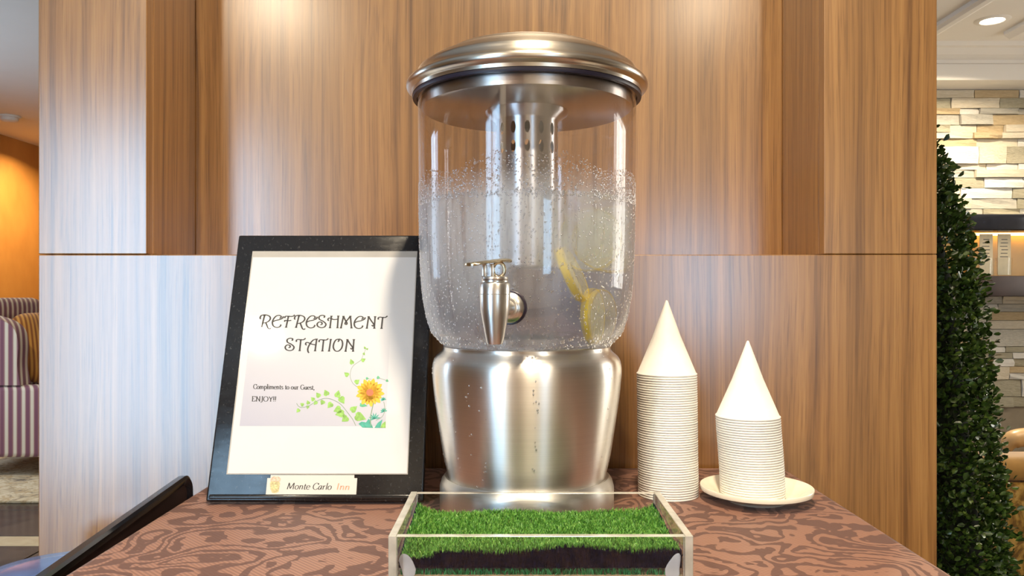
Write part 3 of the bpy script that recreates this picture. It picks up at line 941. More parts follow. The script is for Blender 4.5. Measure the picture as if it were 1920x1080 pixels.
M['sleeve'] = a.done(a.bsdf(Base_Color=cc, Roughness=a.math('ADD', a.math('MULTIPLY', sc1, 0.22), 0.06), Normal=a.bump(a.noise(p, 22, 3), 0.25, 0.0012)))
bm = bmesh.new(); add_box(bm, -HW, HW, 0.0, 0.011, 0.0, SL, 0.0022, 3)
bm_obj('board', bm, M['sleeve'], sign, True, 40)
bm = bmesh.new(); add_box(bm, -HW + 0.004, HW - 0.004, -0.004, 0.0, 0.0025, 0.0075, 0.0015, 3)
bm_obj('bottom_lip', bm, M['sleeve'], sign, True, 40)
bm = bmesh.new(); add_box(bm, -0.03, 0.03, 0.0112, 0.0145, 0.018, 0.24, 0.001)
for v in bm.verts: v.co.y += (0.24 - v.co.z) * 0.20
bm_obj('easel_leg', bm, M['black'], sign, True, 40)

def flat_poly(bm, pts, w_):
    try: bm.faces.new([bm.verts.new((x, w_, y)) for x, y in pts])
    except ValueError: pass
def poly_obj(name, polys, w_, mat, parent, label=None):
    bm = bmesh.new()
    for q in polys: flat_poly(bm, q, w_)
    for f_ in bm.faces:
        f_.normal_update()
        if f_.normal.y > 0: f_.normal_flip()
    me = bpy.data.meshes.new(name); bm.to_mesh(me); bm.free()
    o = link(name, me, parent, mat)
    if label: o['label'] = label
    return o
def white(name, col, rough=0.35, coat=0.0):
    return plain(name, col, rough, 0, 0.01, 20, Coat_Weight=coat, Coat_Roughness=0.05)
# clear margin strip of the sleeve, paper sheet and its print
pc4 = [uv(478, 482), uv(783, 484), uv(760.5, 890), uv(424, 886)]
w0, w1 = (pc4[0][0] + pc4[3][0]) / 2, (pc4[1][0] + pc4[2][0]) / 2
v0, v1_ = (pc4[2][1] + pc4[3][1]) / 2, (pc4[0][1] + pc4[1][1]) / 2
bm = bmesh.new(); add_box(bm, w0 - 0.0015, w1 + 0.001, -0.0006, 0.0, v0 - 0.001, v1_ + 0.0085)
bm_obj('clear_pocket', bm, plain('grey_pocket', (0.42, 0.40, 0.37), 0.12), sign)
bm = bmesh.new(); add_box(bm, w0, w1, -0.0010, -0.0006, v0, v1_)
paper = bm_obj('paper_sheet', bm, white('sign_paper', (0.64, 0.64, 0.65), 0.5, 0.4), sign)
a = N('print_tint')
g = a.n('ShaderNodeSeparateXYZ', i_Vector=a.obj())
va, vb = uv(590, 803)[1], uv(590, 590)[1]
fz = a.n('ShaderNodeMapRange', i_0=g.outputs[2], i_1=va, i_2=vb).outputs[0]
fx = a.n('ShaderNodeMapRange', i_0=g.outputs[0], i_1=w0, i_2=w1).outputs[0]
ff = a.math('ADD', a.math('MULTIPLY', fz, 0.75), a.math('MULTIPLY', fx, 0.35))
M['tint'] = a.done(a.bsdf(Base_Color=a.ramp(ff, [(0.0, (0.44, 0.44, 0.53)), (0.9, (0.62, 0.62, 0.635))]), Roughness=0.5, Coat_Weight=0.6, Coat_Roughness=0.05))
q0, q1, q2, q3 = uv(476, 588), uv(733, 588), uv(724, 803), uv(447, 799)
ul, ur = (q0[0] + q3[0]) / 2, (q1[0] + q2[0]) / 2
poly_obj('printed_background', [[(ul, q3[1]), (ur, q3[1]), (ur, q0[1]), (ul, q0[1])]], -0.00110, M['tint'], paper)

INK = plain('black_ink', (0.03, 0.028, 0.03), 0.5)
def ribbon(bm, pts, wfun, w_):
    """flat pen stroke in the (u, v) plane"""
    pts = [Vector((q[0], q[1])) for q in pts]
    L_, R_ = [], []
    for i, q in enumerate(pts):
        d = pts[min(i + 1, len(pts) - 1)] - pts[max(i - 1, 0)]
        if d.length < 1e-9: d = Vector((1, 0))
        d.normalize(); n_ = Vector((-d.y, d.x)); h_ = wfun(d) / 2
        L_.append(bm.verts.new((q.x + n_.x * h_, w_, q.y + n_.y * h_))); R_.append(bm.verts.new((q.x - n_.x * h_, w_, q.y - n_.y * h_)))
    for i in range(len(pts) - 1): bm.faces.new((L_[i], L_[i + 1], R_[i + 1], R_[i]))
def finish_flat(name, bm, mat, parent, label=None):
    for f_ in bm.faces:
        f_.normal_update()
        if f_.normal.y > 0: f_.normal_flip()
    me = bpy.data.meshes.new(name); bm.to_mesh(me); bm.free()
    o = link(name, me, parent, mat)
    if label: o['label'] = label
    return o
# display capitals with curled ends, unit = cap height
CAPS = {
 'R': [[(.40, .95), (.16, 0)], [(.10, .66), (.03, .74), (.10, .92), (.28, 1.0), (.55, 1.0), (.82, .88), (.88, .68), (.74, .48), (.50, .36), (.28, .32)], [(.50, .37), (.60, .12), (.68, -.08), (.80, -.17), (.93, -.10)]],
 'E': [[(.60, .74), (.72, .78), (.74, .90), (.58, .98), (.34, .92), (.12, .68), (.02, .38), (.10, .10), (.36, -.03), (.64, .04), (.74, .22)], [(.04, .44), (.28, .55), (.60, .62), (.86, .74), (.94, .90)]],
 'F': [[(.05, .76), (.10, .90), (.30, .92), (.60, .90), (.80, .95), (.87, 1.04)], [(.36, .92), (.16, 0)], [(.03, .46), (.09, .58), (.30, .54), (.60, .58)]],
 'S': [[(.60, .82), (.64, .98), (.42, 1.03), (.20, .92), (.22, .70), (.53, .53), (.75, .31), (.66, .08), (.38, 0), (.10, .10), (.03, .31), (.19, .47), (.40, .44), (.43, .29), (.29, .24)]],
 'H': [[(.31, .97), (.19, 0)], [(.88, .98), (.81, 0)], [(.10, .58), (.02, .66), (.08, .80), (.24, .80), (.50, .69), (.84, .72)]],
 'M': [[(.31, .97), (.10, 0)], [(.31, .97), (.46, .66), (.60, .42), (.56, .29), (.45, .34), (.50, .50), (.70, .74), (.88, .98)], [(.89, .98), (.98, 0)]],
 'N': [[(.25, .97), (.10, 0)], [(.25, .97), (.45, .65), (.68, .32), (.62, .18), (.50, .26)], [(.79, .97), (.72, 0)]],
 'T': [[(.05, .74), (.06, .88), (.20, .94), (.42, .91), (.65, .92), (.82, 1.04)], [(.42, .92), (.32, 0)]],
 'A': [[(.95, .98), (.65, .88), (.36, .52), (.22, .18), (.24, -.06), (.32, -.17)], [(.96, .98), (.82, 0)], [(.14, .48), (.04, .54), (.08, .68), (.26, .68), (.55, .56), (.88, .50)]],
 'I': [[(.26, .97), (.11, 0)]],
 'O': [[(.40, .78), (.50, .88), (.44, .99), (.24, .92), (.08, .66), (.03, .32), (.18, .04), (.44, 0), (.70, .22), (.80, .58), (.74, .88), (.56, 1.0), (.42, .98)]],
}
def zpx(zx, zy, ox, oy, s_): return ox + zx / s_, oy + zy / s_
def headline(name, glyphs, cap, label):
    bm = bmesh.new()
    for ch, x0, yb in glyphs:
        for st in CAPS[ch]:
            straight = len(st) == 2
            pts = smooth_line([(q[0], q[1]) for q in st], 6) if not straight else [Vector(st[0]), Vector(st[1])]
            def tr_(q):
                X_, Y_ = zpx(x0 + q[0] * cap, yb - q[1] * cap, 470, 570, 7.111)
                return uv(X_, Y_)
            hm = cap / 7.111 * 0.93 / F
            pp = [tr_(q) for q in pts]
            ribbon(bm, pp, (lambda d: hm * (0.085 + 0.06 * abs(d.y) ** 2)), -0.00122)
            if straight:
                for q in st: ribbon(bm, [tr_((q[0] - .10, q[1])), tr_((q[0] + .10, q[1]))], lambda d: hm * 0.08, -0.00122)
    return finish_flat(name, bm, INK, paper, label)
headline('headline_text', [(c_, x_, 310 + (x_ - 125) * 20 / 1600) for c_, x_ in zip('REFRESHMENT', (125, 290, 450, 583, 742, 885, 1030, 1190, 1380, 1535, 1695))]
         + [(c_, x_, 625 + (x_ - 460) * 10 / 900) for c_, x_ in zip('STATION', (460, 605, 730, 908, 1030, 1100, 1252))], 160, 'black decorative words reading REFRESHMENT STATION')

# small book serif: strokes in cap-height units with advance width
LC = {
 'C': (.78, [[(.70, .80), (.58, .97), (.36, 1.0), (.12, .80), (.05, .48), (.14, .16), (.38, 0), (.60, .04), (.72, .20)], [(.70, .98), (.70, .74)]]),
 'G': (.86, [[(.72, .80), (.58, .97), (.36, 1.0), (.12, .80), (.05, .48), (.14, .16), (.38, 0), (.62, .04), (.74, .14)], [(.74, .42), (.74, .06)], [(.56, .42), (.86, .42)]]),
 'E': (.74, [[(.18, 1), (.18, 0)], [(.06, 1), (.62, 1), (.64, .82)], [(.18, .53), (.48, .53)], [(.06, 0), (.62, 0), (.68, .22)]]),
 'N': (.90, [[(.18, 1), (.18, 0)], [(.14, 1), (.74, .02)], [(.74, 1), (.74, 0)]]),
 'J': (.48, [[(.30, 1), (.30, .2), (.26, -.08), (.12, -.20), (.0, -.16)], [(.16, 1), (.46, 1)]]),
 'O': (.94, [[(.46, 1), (.18, .88), (.05, .5), (.18, .12), (.46, 0), (.74, .12), (.87, .5), (.74, .88), (.46, 1)]]),
 'Y': (.80, [[(.10, 1), (.42, .48)], [(.74, 1), (.42, .48)], [(.42, .50), (.42, 0)]]),
 '!': (.32, [[(.16, 1), (.15, .30)], [(.15, .09), (.15, 0)]]),
 'M': (1.12, [[(.16, 1), (.12, 0)], [(.18, 1), (.50, .10)], [(.86, 1), (.50, .10)], [(.88, 1), (.94, 0)]]),
 'I': (.44, [[(.22, 1), (.22, 0)]]),
 'o': (.58, [[(.28, .62), (.10, .52), (.05, .31), (.10, .10), (.28, 0), (.46, .10), (.51, .31), (.46, .52), (.28, .62)]]),
 'm': (.98, [[(.14, .62), (.14, 0)], [(.14, .44), (.30, .60), (.44, .56), (.47, .40), (.47, 0)], [(.47, .44), (.62, .60), (.77, .56), (.80, .40), (.80, 0)]]),
 'n': (.66, [[(.14, .62), (.14, 0)], [(.14, .44), (.32, .60), (.46, .56), (.50, .40), (.50, 0)]]),
 'r': (.46, [[(.14, .62), (.14, 0)], [(.14, .42), (.26, .58), (.42, .60)]]),
 'p': (.64, [[(.14, .62), (.14, -.34)], [(.14, .46), (.32, .62), (.52, .52), (.58, .30), (.50, .06), (.30, 0), (.14, .10)]]),
 'l': (.30, [[(.14, 1.04), (.14, 0)]]),
 'i': (.30, [[(.14, .62), (.14, 0)], [(.13, .90), (.13, .80)]]),
 'e': (.54, [[(.08, .34), (.46, .36), (.44, .54), (.28, .62), (.10, .52), (.05, .30), (.12, .08), (.30, 0), (.48, .10)]]),
 't': (.38, [[(.16, .84), (.16, .14), (.22, .0), (.36, .06)], [(.02, .60), (.34, .60)]]),
 's': (.46, [[(.38, .50), (.24, .62), (.10, .52), (.14, .38), (.32, .27), (.40, .14), (.28, .0), (.08, .08)]]),
 'u': (.66, [[(.14, .62), (.14, .18), (.24, .02), (.40, .08), (.50, .22)], [(.50, .62), (.50, 0)]]),
 'a': (.58, [[(.46, .60), (.24, .60), (.08, .36), (.08, .10), (.20, 0), (.36, .14), (.48, .58)], [(.48, .62), (.44, .10), (.56, .04)]]),
 ',': (.26, [[(.12, .08), (.13, -.04), (.05, -.18)]]),
 ' ': (.38, []),
}
def text_line(name, txt, xa, ya, xb, yb, cap_px, shear, mat, parent, label, wt=1.0, w_=-0.00122, serif=True, mapper=None):
    total = sum(LC[c_][0] for c_ in txt)
    bm = bmesh.new(); cx = 0.0
    hm = cap_px * 0.93 / F
    L = math.hypot(xb - xa, yb - ya); k = L / total
    def tr_(q):
        t_ = (cx + q[0] + 0.0) / total
        return uv(xa + (xb - xa) * t_ + q[1] * cap_px * shear, ya + (yb - ya) * t_ - q[1] * cap_px)
    for ch in txt:
        adv, sts = LC[ch]
        for st in sts:
            pts = smooth_line(st, 4) if len(st) > 2 else [Vector(q) for q in st]
            ribbon(bm, [tr_(q) for q in pts], (lambda d: hm * wt * (0.055 + 0.085 * abs(d.y) ** 1.5)), w_)
            if serif and len(st) == 2 and abs(st[0][0] - st[1][0]) < 0.06 and abs(st[0][1] - st[1][1]) > 0.3:
                for q in st: ribbon(bm, [tr_((q[0] - .11, q[1])), tr_((q[0] + .11, q[1]))], lambda d: hm * 0.055 * wt, w_)
        cx += adv
    return finish_flat(name, bm, mat, parent, label)
text_line('greeting_text', 'Compliments to our Guest,', 475.5, 729.5, 590.5, 731, 8.6, 0.04, INK, paper, 'small black serif words reading Compliments to our Guest', 1.35)
text_line('enjoy_text', 'ENJOY!!', 472, 752.6, 518.5, 753.2, 9.0, 0.06, INK, paper, 'small black serif word reading ENJOY!!', 1.4)

# printed flower and vines
LEAFG = plain('leaf_green_print', (0.25, 0.47, 0.10), 0.5, 0, 0.25, 300)
LEAFG2 = plain('leaf_deep_green_print', (0.10, 0.40, 0.20), 0.5, 0, 0.2, 300)
TEAL = plain('teal_print', (0.06, 0.36, 0.27), 0.5, 0, 0.2, 300)
YEL = plain('petal_print', (0.80, 0.46, 0.03), 0.5, 0, 0.12, 200)
ORG = plain('flower_heart_print', (0.80, 0.16, 0.07), 0.5)
STEM = plain('stem_print', (0.20, 0.30, 0.18), 0.5)
def z2(x, y): return uv(440 + x / 6.0, 640 + y / 6.0)
def leaf_pts(x, y, ang, l, w2):
    """heart-shaped leaf, tip along ang (degrees, image plane, y down)"""
    out = []
    ca, sa = math.cos(R(ang)), math.sin(R(ang))
    for (u_, v_) in ((-.45, 0), (-.55, .35), (-.35, .75), (0, .85), (.4, .55), (.75, .22), (1.0, 0), (.75, -.22), (.4, -.55), (0, -.85), (-.35, -.75), (-.55, -.35)):
        X_ = u_ * l; Y_ = v_ * w2
        out.append(z2(x + X_ * ca - Y_ * sa, y + X_ * sa + Y_ * ca))
    return out
vine = [(1365, 950), (1330, 880), (1270, 800), (1200, 715), (1120, 665), (1040, 643), (970, 655), (900, 690), (840, 725), (770, 745), (725, 735), (700, 700)]
leaves = [(1035, 590, 245, 48, 40), (945, 612, 235, 42, 34), (885, 655, 225, 34, 28), (830, 695, 250, 32, 26), (765, 715, 215, 30, 26), (720, 778, 130, 34, 26), (825, 738, 100, 28, 22), (915, 690, 130, 36, 28), (993, 685, 120, 38, 34), (1080, 715, 130, 50, 40), (1160, 605, 285, 56, 42), (1205, 655, 60, 60, 46), (1170, 770, 160, 60, 52), (1200, 815, 170, 70, 52), (1250, 870, 140, 56, 50), (1335, 770, 320, 60, 44), (1400, 850, 20, 86, 62),
          (1320, 240, 250, 42, 30), (1265, 378, 220, 40, 32), (1375, 460, 320, 42, 34), (1445, 215, 330, 36, 26), (1455, 142, 60, 22, 16), (1468, 78, 240, 22, 15), (1492, 90, 320, 18, 13)]
deep = [(1440, 720, 10, 60, 26), (1615, 410, 20, 26, 22), (1715, 445, 30, 22, 18), (1490, 420, 0, 22, 18)]
for q in leaves: poly_obj('printed_leaf', [leaf_pts(*q)], -0.00124, LEAFG, paper)
for q in deep: poly_obj('printed_leaf', [leaf_pts(*q)], -0.00124, LEAFG2, paper)
bm = bmesh.new()
hm = 1.0 / 6 * 0.93 / F
for ln, wd in ((vine, 5), ([(1385, 520), (1330, 470), (1302, 400), (1312, 320), (1350, 265), (1420, 215), (1450, 150), (1480, 85)], 3.5), ([(1565, 690), (1545, 780), (1530, 860), (1535, 960)], 9), ([(1680, 680), (1690, 780), (1660, 850), (1590, 890)], 5), ([(1610, 410), (1720, 445)], 3), ([(1500, 420), (1540, 430)], 3)):
    pts = [z2(q[0], q[1]) for q in smooth_line(ln, 6)]
    ribbon(bm, pts, lambda d, wd=wd: hm * wd, -0.00130)
finish_flat('printed_vine', bm, STEM, paper)
pol = []
for (x, y, l, n_) in ((1675, 660, 34, 6), (1680, 790, 42, 6), (1575, 870, 70, 7)):
    for k in range(n_):
        an = 180 + k * 360 / n_ * 0.62 - 20
        ca, sa = math.cos(R(an)), math.sin(R(an))
        pol.append([z2(x - sa * 6, y + ca * 6), z2(x + ca * l * .6 - sa * 7, y + sa * l * .6 + ca * 7), z2(x + ca * l, y + sa * l), z2(x + ca * l * .6 + sa * 7, y + sa * l * .6 - ca * 7), z2(x + sa * 6, y - ca * 6)])
pol.append([z2(*q) for q in ((1395, 930), (1430, 905), (1480, 915), (1510, 870), (1530, 910), (1560, 975), (1440, 972))])
pol.append([z2(*q) for q in ((1575, 975), (1610, 920), (1665, 880), (1640, 975))])
poly_obj('printed_foliage', pol, -0.00126, TEAL, paper)
poly_obj('printed_leaf', [[z2(*q) for q in ((1640, 975), (1660, 930), (1700, 900), (1700, 975))]], -0.00126, LEAFG, paper)
pol = []
for k in range(18):
    an = k * 20 + 5; l = 165 if k % 2 == 0 else 145
    ca, sa = math.cos(R(an)), math.sin(R(an))
    pol.append([z2(1525 - sa * 8, 578 + ca * 8), z2(1525 + ca * l * .55 - sa * 30, 578 + sa * l * .55 + ca * 30), z2(1525 + ca * l * .85 - sa * 20, 578 + sa * l * .85 + ca * 20), z2(1525 + ca * l, 578 + sa * l), z2(1525 + ca * l * .85 + sa * 20, 578 + sa * l * .85 - ca * 20), z2(1525 + ca * l * .55 + sa * 30, 578 + sa * l * .55 - ca * 30), z2(1525 + sa * 8, 578 - ca * 8)])
poly_obj('printed_flower', pol, -0.00128, YEL, paper, 'yellow printed daisy with many petals')
poly_obj('printed_flower_heart', [[z2(1523 + 40 * math.cos(R(q)), 578 + 40 * math.sin(R(q))) for q in range(0, 360, 20)]], -0.00132, ORG, paper)

# name plate on the lower border
def z3(x, y): return uv(380 + x / 4.571, 870 + y / 4.571)
c0, c1 = z3(552, 195), z3(1322, 205)
b_, t_ = z3(930, 296)[1], z3(930, 96)[1]
bm = bmesh.new(); add_box(bm, c0[0], c1[0], -0.0022, 0.0, b_, t_)
es = [e for e in bm.edges if abs(e.verts[0].co.y - e.verts[1].co.y) > 0.001]
bmesh.ops.bevel(bm, geom=es, offset=0.0035, segments=4, affect='EDGES')
plate = bm_obj('name_plate', bm, white('cream_plastic', (0.64, 0.63, 0.60), 0.2), sign)
text_line('name_text', 'Monte Carlo', *(lambda A, B: (A[0], A[1], B[0], B[1]))((380 + 722 / 4.571, 870 + 218 / 4.571), (380 + 1105 / 4.571, 870 + 222 / 4.571)), 12.0, 0.28, INK, plate, 'black italic words reading Monte Carlo', 1.0, -0.00232, False)
text_line('name_text', 'Inn', 380 + 1142 / 4.571, 870 + 222 / 4.571, 380 + 1262 / 4.571, 870 + 224 / 4.571, 12.0, 0.24, plain('peach_ink', (0.66, 0.34, 0.22), 0.5), plate, 'faded peach italic word reading Inn', 1.3, -0.00232, False)
poly_obj('crest', [[z3(*q) for q in ((582, 165), (590, 150), (660, 152), (668, 170), (655, 240), (630, 252), (600, 248), (585, 215))]], -0.00230, plain('crest_gold', (0.55, 0.47, 0.24), 0.5, 0, 0.35, 500), plate, 'small gold barrel-shaped crest')
poly_obj('crest_top', [[z3(*q) for q in ((585, 150), (588, 125), (605, 110), (632, 105), (660, 112), (676, 128), (668, 152))]], -0.00230, plain('crest_peach', (0.72, 0.48, 0.36), 0.5, 0, 0.3, 600), plate)
poly_obj('crest_shield', [[z3(*q) for q in ((600, 178), (645, 180), (645, 212), (622, 222), (600, 210))]], -0.00234, plain('crest_green', (0.62, 0.60, 0.30), 0.5, 0, 0.3, 600), plate)

# ================================================================ ACRYLIC DRIP TRAY WITH TURF
AT0, AT1 = px(728, 0, 0.632).x, px(1300, 0, 0.632).x
AY0, AY1 = 0.632, 0.775
AH = 0.0468
PT = 0.0062
tray = empty('drip_tray', ((AT0 + AT1) / 2, (AY0 + AY1) / 2, TZ))
tag(tray, 'clear acrylic drip tray lined with artificial grass in front of the dispenser', 'drip tray')
a = N('acrylic_edge')
M['edge'] = a.done(a.bsdf(Base_Color=a.ramp(a.noise(a.obj(), 60, 3), [(0.3, (0.50, 0.50, 0.44)), (0.7, (0.72, 0.72, 0.66))]), Roughness=0.18, Transmission_Weight=0.4, IOR=1.49))
def acr(name, x0, x1, y0, y1, z0, z1, thin_axis):
    bm = bmesh.new(); add_box(bm, x0, x1, y0, y1, z0, z1, 0.0004, 1)
    for f_ in bm.faces:
        f_.normal_update()
        f_.material_index = 0 if abs(f_.normal[thin_axis]) > 0.9 else 1
    return bm_obj(name, bm, [M['clear'], M['edge']], tray)
xa, xb, ya, yb = -(AT1 - AT0) / 2, (AT1 - AT0) / 2, -(AY1 - AY0) / 2, (AY1 - AY0) / 2
acr('front_wall', xa + PT, xb - PT, ya, ya + PT, 0, AH, 1)
acr('back_wall', xa + PT, xb - PT, yb - PT, yb, 0, AH, 1)
acr('side_wall', xa, xa + PT, ya, yb, 0, AH + 0.0003, 0)
acr('side_wall', xb - PT, xb, ya, yb, 0, AH + 0.0003, 0)
acr('tray_floor', xa + PT, xb - PT, ya + PT, yb - PT, 0, 0.003, 2)
# lower mat: tan backing with sparse tufts; upper mat: dark backing fringe with a green pile
rg_ = random.Random(21)
gx0, gx1, gy0, gy1 = xa + PT + 0.0008, xb - PT - 0.0008, ya + PT + 0.0008, yb - PT - 0.0008
bm = bmesh.new(); add_box(bm, gx0, gx1, gy0, gy1, 0.0031, 0.0135)
bm_obj('mat_backing', bm, plain('tan_mat_backing', (0.38, 0.30, 0.20), 0.9, 0, 0.3, 200), tray)
M['navy'] = plain('dark_fibre', (0.003, 0.005, 0.022), 0.7, 0, 0.6, 300, Specular_IOR_Level=0.1)
a = N('turf_green')
hv = a.n('ShaderNodeObjectInfo').outputs['Random']
M['turf'] = a.done(a.bsdf(Base_Color=a.ramp(a.noise(a.obj(), 330, 2), [(0.3, (0.045, 0.17, 0.022)), (0.55, (0.12, 0.34, 0.045)), (0.75, (0.34, 0.55, 0.12))]), Roughness=0.45))
M['turf2'] = plain('turf_teal', (0.02, 0.22, 0.07), 0.5, 0, 0.5, 260)
def front_line(x):  # height of the green edge at the front
    return 0.0355 + 0.0022 * math.sin(x * 26 + 0.6) + 0.0012 * math.sin(x * 71) - (0.004 if x < gx0 + 0.028 else 0)
def top_h(x, y):
    h_ = 0.0325
    t_ = (y - gy0) / (gy1 - gy0)
    h_ += (front_line(x) - h_ - 0.001) * max(0, 1 - t_ * 3)
    ex = min(x - gx0, gx1 - x)
    h_ += 0.010 * math.exp(-ex / 0.008) * (0.15 + 0.85 * max(0.0, t_) ** 1.5)
    h_ += 0.0012 * math.sin(x * 60) * math.sin(y * 75)
    return h_
NXg, NYg = 90, 30
v, f = [], []
for j in range(NYg + 1):
    for i in range(NXg + 1):
        x, y = gx0 + (gx1 - gx0) * i / NXg, gy0 + 0.003 + (gy1 - gy0 - 0.003) * j / NYg
        v.append((x, y, top_h(x, y) - 0.004))
for j in range(NYg):
    for i in range(NXg):
        q = j * (NXg + 1) + i; f.append((q, q + 1, q + NXg + 2, q + NXg + 1))
b0 = len(v)
for i in range(NXg + 1):
    x = gx0 + (gx1 - gx0) * i / NXg
    v.append((x, gy0 + 0.0028 + 0.0008 * math.sin(i * 2.3), 0.0185))
for i in range(NXg): f.append((i, b0 + i, b0 + i + 1, i + 1))
py_obj('turf_backing', v, f, M['navy'], tray)
def blades(name, pts, mat, label=None):
    v, f = [], []
    for (x, y, z0, h_, lx, ly, wd) in pts:
        an = rg_.uniform(0, PI); dx, dy = math.cos(an) * wd, math.sin(an) * wd
        b0 = len(v)
        v += [(x - dx, y - dy, z0), (x + dx, y + dy, z0), (x + dx * .8 + lx * .5, y + dy * .8 + ly * .5, z0 + h_ * .65), (x - dx * .8 + lx * .5, y - dy * .8 + ly * .5, z0 + h_ * .65), (x + lx, y + ly, z0 + h_)]
        f += [(b0, b0 + 1, b0 + 2, b0 + 3), (b0 + 3, b0 + 2, b0 + 4)]
    o = py_obj(name, v, f, mat, tray); o['kind'] = 'stuff'
    if label: o['label'] = label
    return o
pts = []
for _ in range(30000):
    x, y = rg_.uniform(gx0 + 0.0015, gx1 - 0.0015), gy0 + 0.003 + (gy1 - gy0 - 0.005) * rg_.random()
    h_ = rg_.uniform(0.0025, 0.0058)
    lx, ly = rg_.gauss(0, 0.0018), rg_.gauss(0, 0.0018)
    lx = min(max(lx, gx0 + 0.0002 - x), gx1 - 0.0002 - x); ly = min(max(ly, gy0 + 0.0006 - y), gy1 - 0.0002 - y)
    pts.append((x, y, top_h(x, y) - 0.0045, h_, lx, ly, rg_.uniform(0.00022, 0.0005)))
blades('grass_pile', pts, M['turf'], 'bright green artificial grass pile')
pts = []
for _ in range(3600):   # dark cut fibres of the front edge
    x = rg_.uniform(gx0 + 0.001, gx1 - 0.001)
    zb = rg_.uniform(0.0185, front_line(x) - 0.006)
    pts.append((x, gy0 + rg_.uniform(0.0016, 0.0030), zb, rg_.uniform(0.004, 0.007), rg_.gauss(0, 0.001), -rg_.uniform(0, 0.001), rg_.uniform(0.0003, 0.0006)))
blades('cut_fibre', pts, M['navy'], 'dark cut edge of the grass mat')
pts = []
for k in range(60):
    cx = gx0 + 0.003 + (gx1 - gx0 - 0.006) * (k + rg_.random() * .6) / 60
    big = rg_.random() < 0.2
    for _ in range(26 if big else 12):
        x = min(max(cx + rg_.gauss(0, 0.0016 if big else 0.001), gx0 + .0005), gx1 - .0005)
        pts.append((x, gy0 + rg_.uniform(0.0009, 0.005), 0.0134, rg_.uniform(0.002, 0.006), rg_.gauss(0, 0.0014), rg_.uniform(-0.0006, 0.001), rg_.uniform(0.0003, 0.0006)))
blades('lower_tuft', pts, M['turf2'], 'teal green tufts of the lower mat')
# smears of clear glue in the front corners
M['glue'] = plain('milky_glue', (0.74, 0.76, 0.80), 0.25, 0, 0.08, 90, Transmission_Weight=0.35)
for sx in (-1, 1):
    bm = bmesh.new()
    bmesh.ops.create_icosphere(bm, subdivisions=3, radius=1.0)
    for v in bm.verts:
        c_ = v.co
        n_ = 1 + 0.10 * math.sin(c_.x * 4 + sx) * math.sin(c_.z * 3)
        v.co = Vector((c_.x * 0.0058 * n_, c_.y * 0.0007, c_.z * 0.0125 * n_))
        if v.co.z > 0: v.co.x += v.co.z * 0.35 * sx
        v.co += Vector(((xb - PT - 0.0090) * sx, gy0 + 0.0003, 0.0185))
    bm_obj('glue_smear', bm, M['glue'], tray, True)

# ================================================================ LEFT OF THE TABLE
# rimmed black tray stood on edge against the cloth
b = empty('serving_tray', (-0.4015, 0.80, 0.0), (R(3.6), 0, 0))
tag(b, 'tall black rimmed serving tray stood on edge against the side of the table', 'tray')
def yz_outline(y0, y1, z0, z1, rad, n=8):
    out = []
    for cy, cz, a0 in ((y1 - rad, z1 - rad, 0), (y0 + rad, z1 - rad, 90), (y0 + rad, z0 + rad, 180), (y1 - rad, z0 + rad, 270)):
        for k in range(n + 1):
            an = R(a0 + 90 * k / n); out.append((cy + rad * math.cos(an), cz + rad * math.sin(an)))
    return out
def tray_ring(bm, o1, x1, o2, x2):
    pass
ty0, ty1, tz0, tz1 = 0.50 - 0.80, 1.042 - 0.80, 0.020, 0.765
bm = bmesh.new()
oA = yz_outline(ty0, ty1, tz0, tz1, 0.022); oB = yz_outline(ty0 + 0.003, ty1 - 0.003, tz0 + 0.003, tz1 - 0.003, 0.019); oC = yz_outline(ty0 + 0.012, ty1 - 0.012, tz0 + 0.012, tz1 - 0.012, 0.012)
loops = []
for ol, x in ((oA, -0.0035), (oA, 0.004), (oB, 0.006), (oC, 0.0018)):
    loops.append([bm.verts.new((x, q[0], q[1])) for q in ol])
for i in range(3):
    n_ = len(loops[i])
    for k in range(n_): bm.faces.new((loops[i][k], loops[i][(k + 1) % n_], loops[i + 1][(k + 1) % n_], loops[i + 1][k]))
bm.faces.new(loops[0][::-1])
bm_obj('rim', bm, M['black_gloss'], b, True, 40)
bm = bmesh.new(); bm.faces.new([bm.verts.new((0.0019, q[0], q[1])) for q in yz_outline(ty0 + 0.0115, ty1 - 0.0115, tz0 + 0.0115, tz1 - 0.0115, 0.010)])
bm.faces.new([bm.verts.new((-0.0030, q[0], q[1])) for q in yz_outline(ty0 + 0.0115, ty1 - 0.0115, tz0 + 0.0115, tz1 - 0.0115, 0.010)][::-1])
bm_obj('face', bm, M['dark_brown'], b)

# round black waste bin with a bright ring
wb = empty('waste_bin', (-0.555, 0.975, 0.0))
tag(wb, 'round black waste bin with bright steel ring and glossy blue lid beside the wall', 'waste bin')
lathe('body', [(0.0, 0.0), (0.088, 0.0), (0.092, 0.004), (0.098, 0.638), (0.0, 0.638)], M['black'], wb, 64)
lathe('ring', [(0.093, 0.6382), (0.1005, 0.6382), (0.1015, 0.646), (0.0990, 0.654), (0.0935, 0.655), (0.093, 0.6382)], plain('chrome_ring', (0.75, 0.77, 0.80), 0.08, 1.0), wb, 64, auto=50)
lathe('lid', [(0.0925, 0.640), (0.0925, 0.6535), (0.086, 0.6590), (0.06, 0.6615), (0.0, 0.6625)], plain('blue_plastic', (0.06, 0.15, 0.40), 0.15, 0, 0.2), wb, 64)

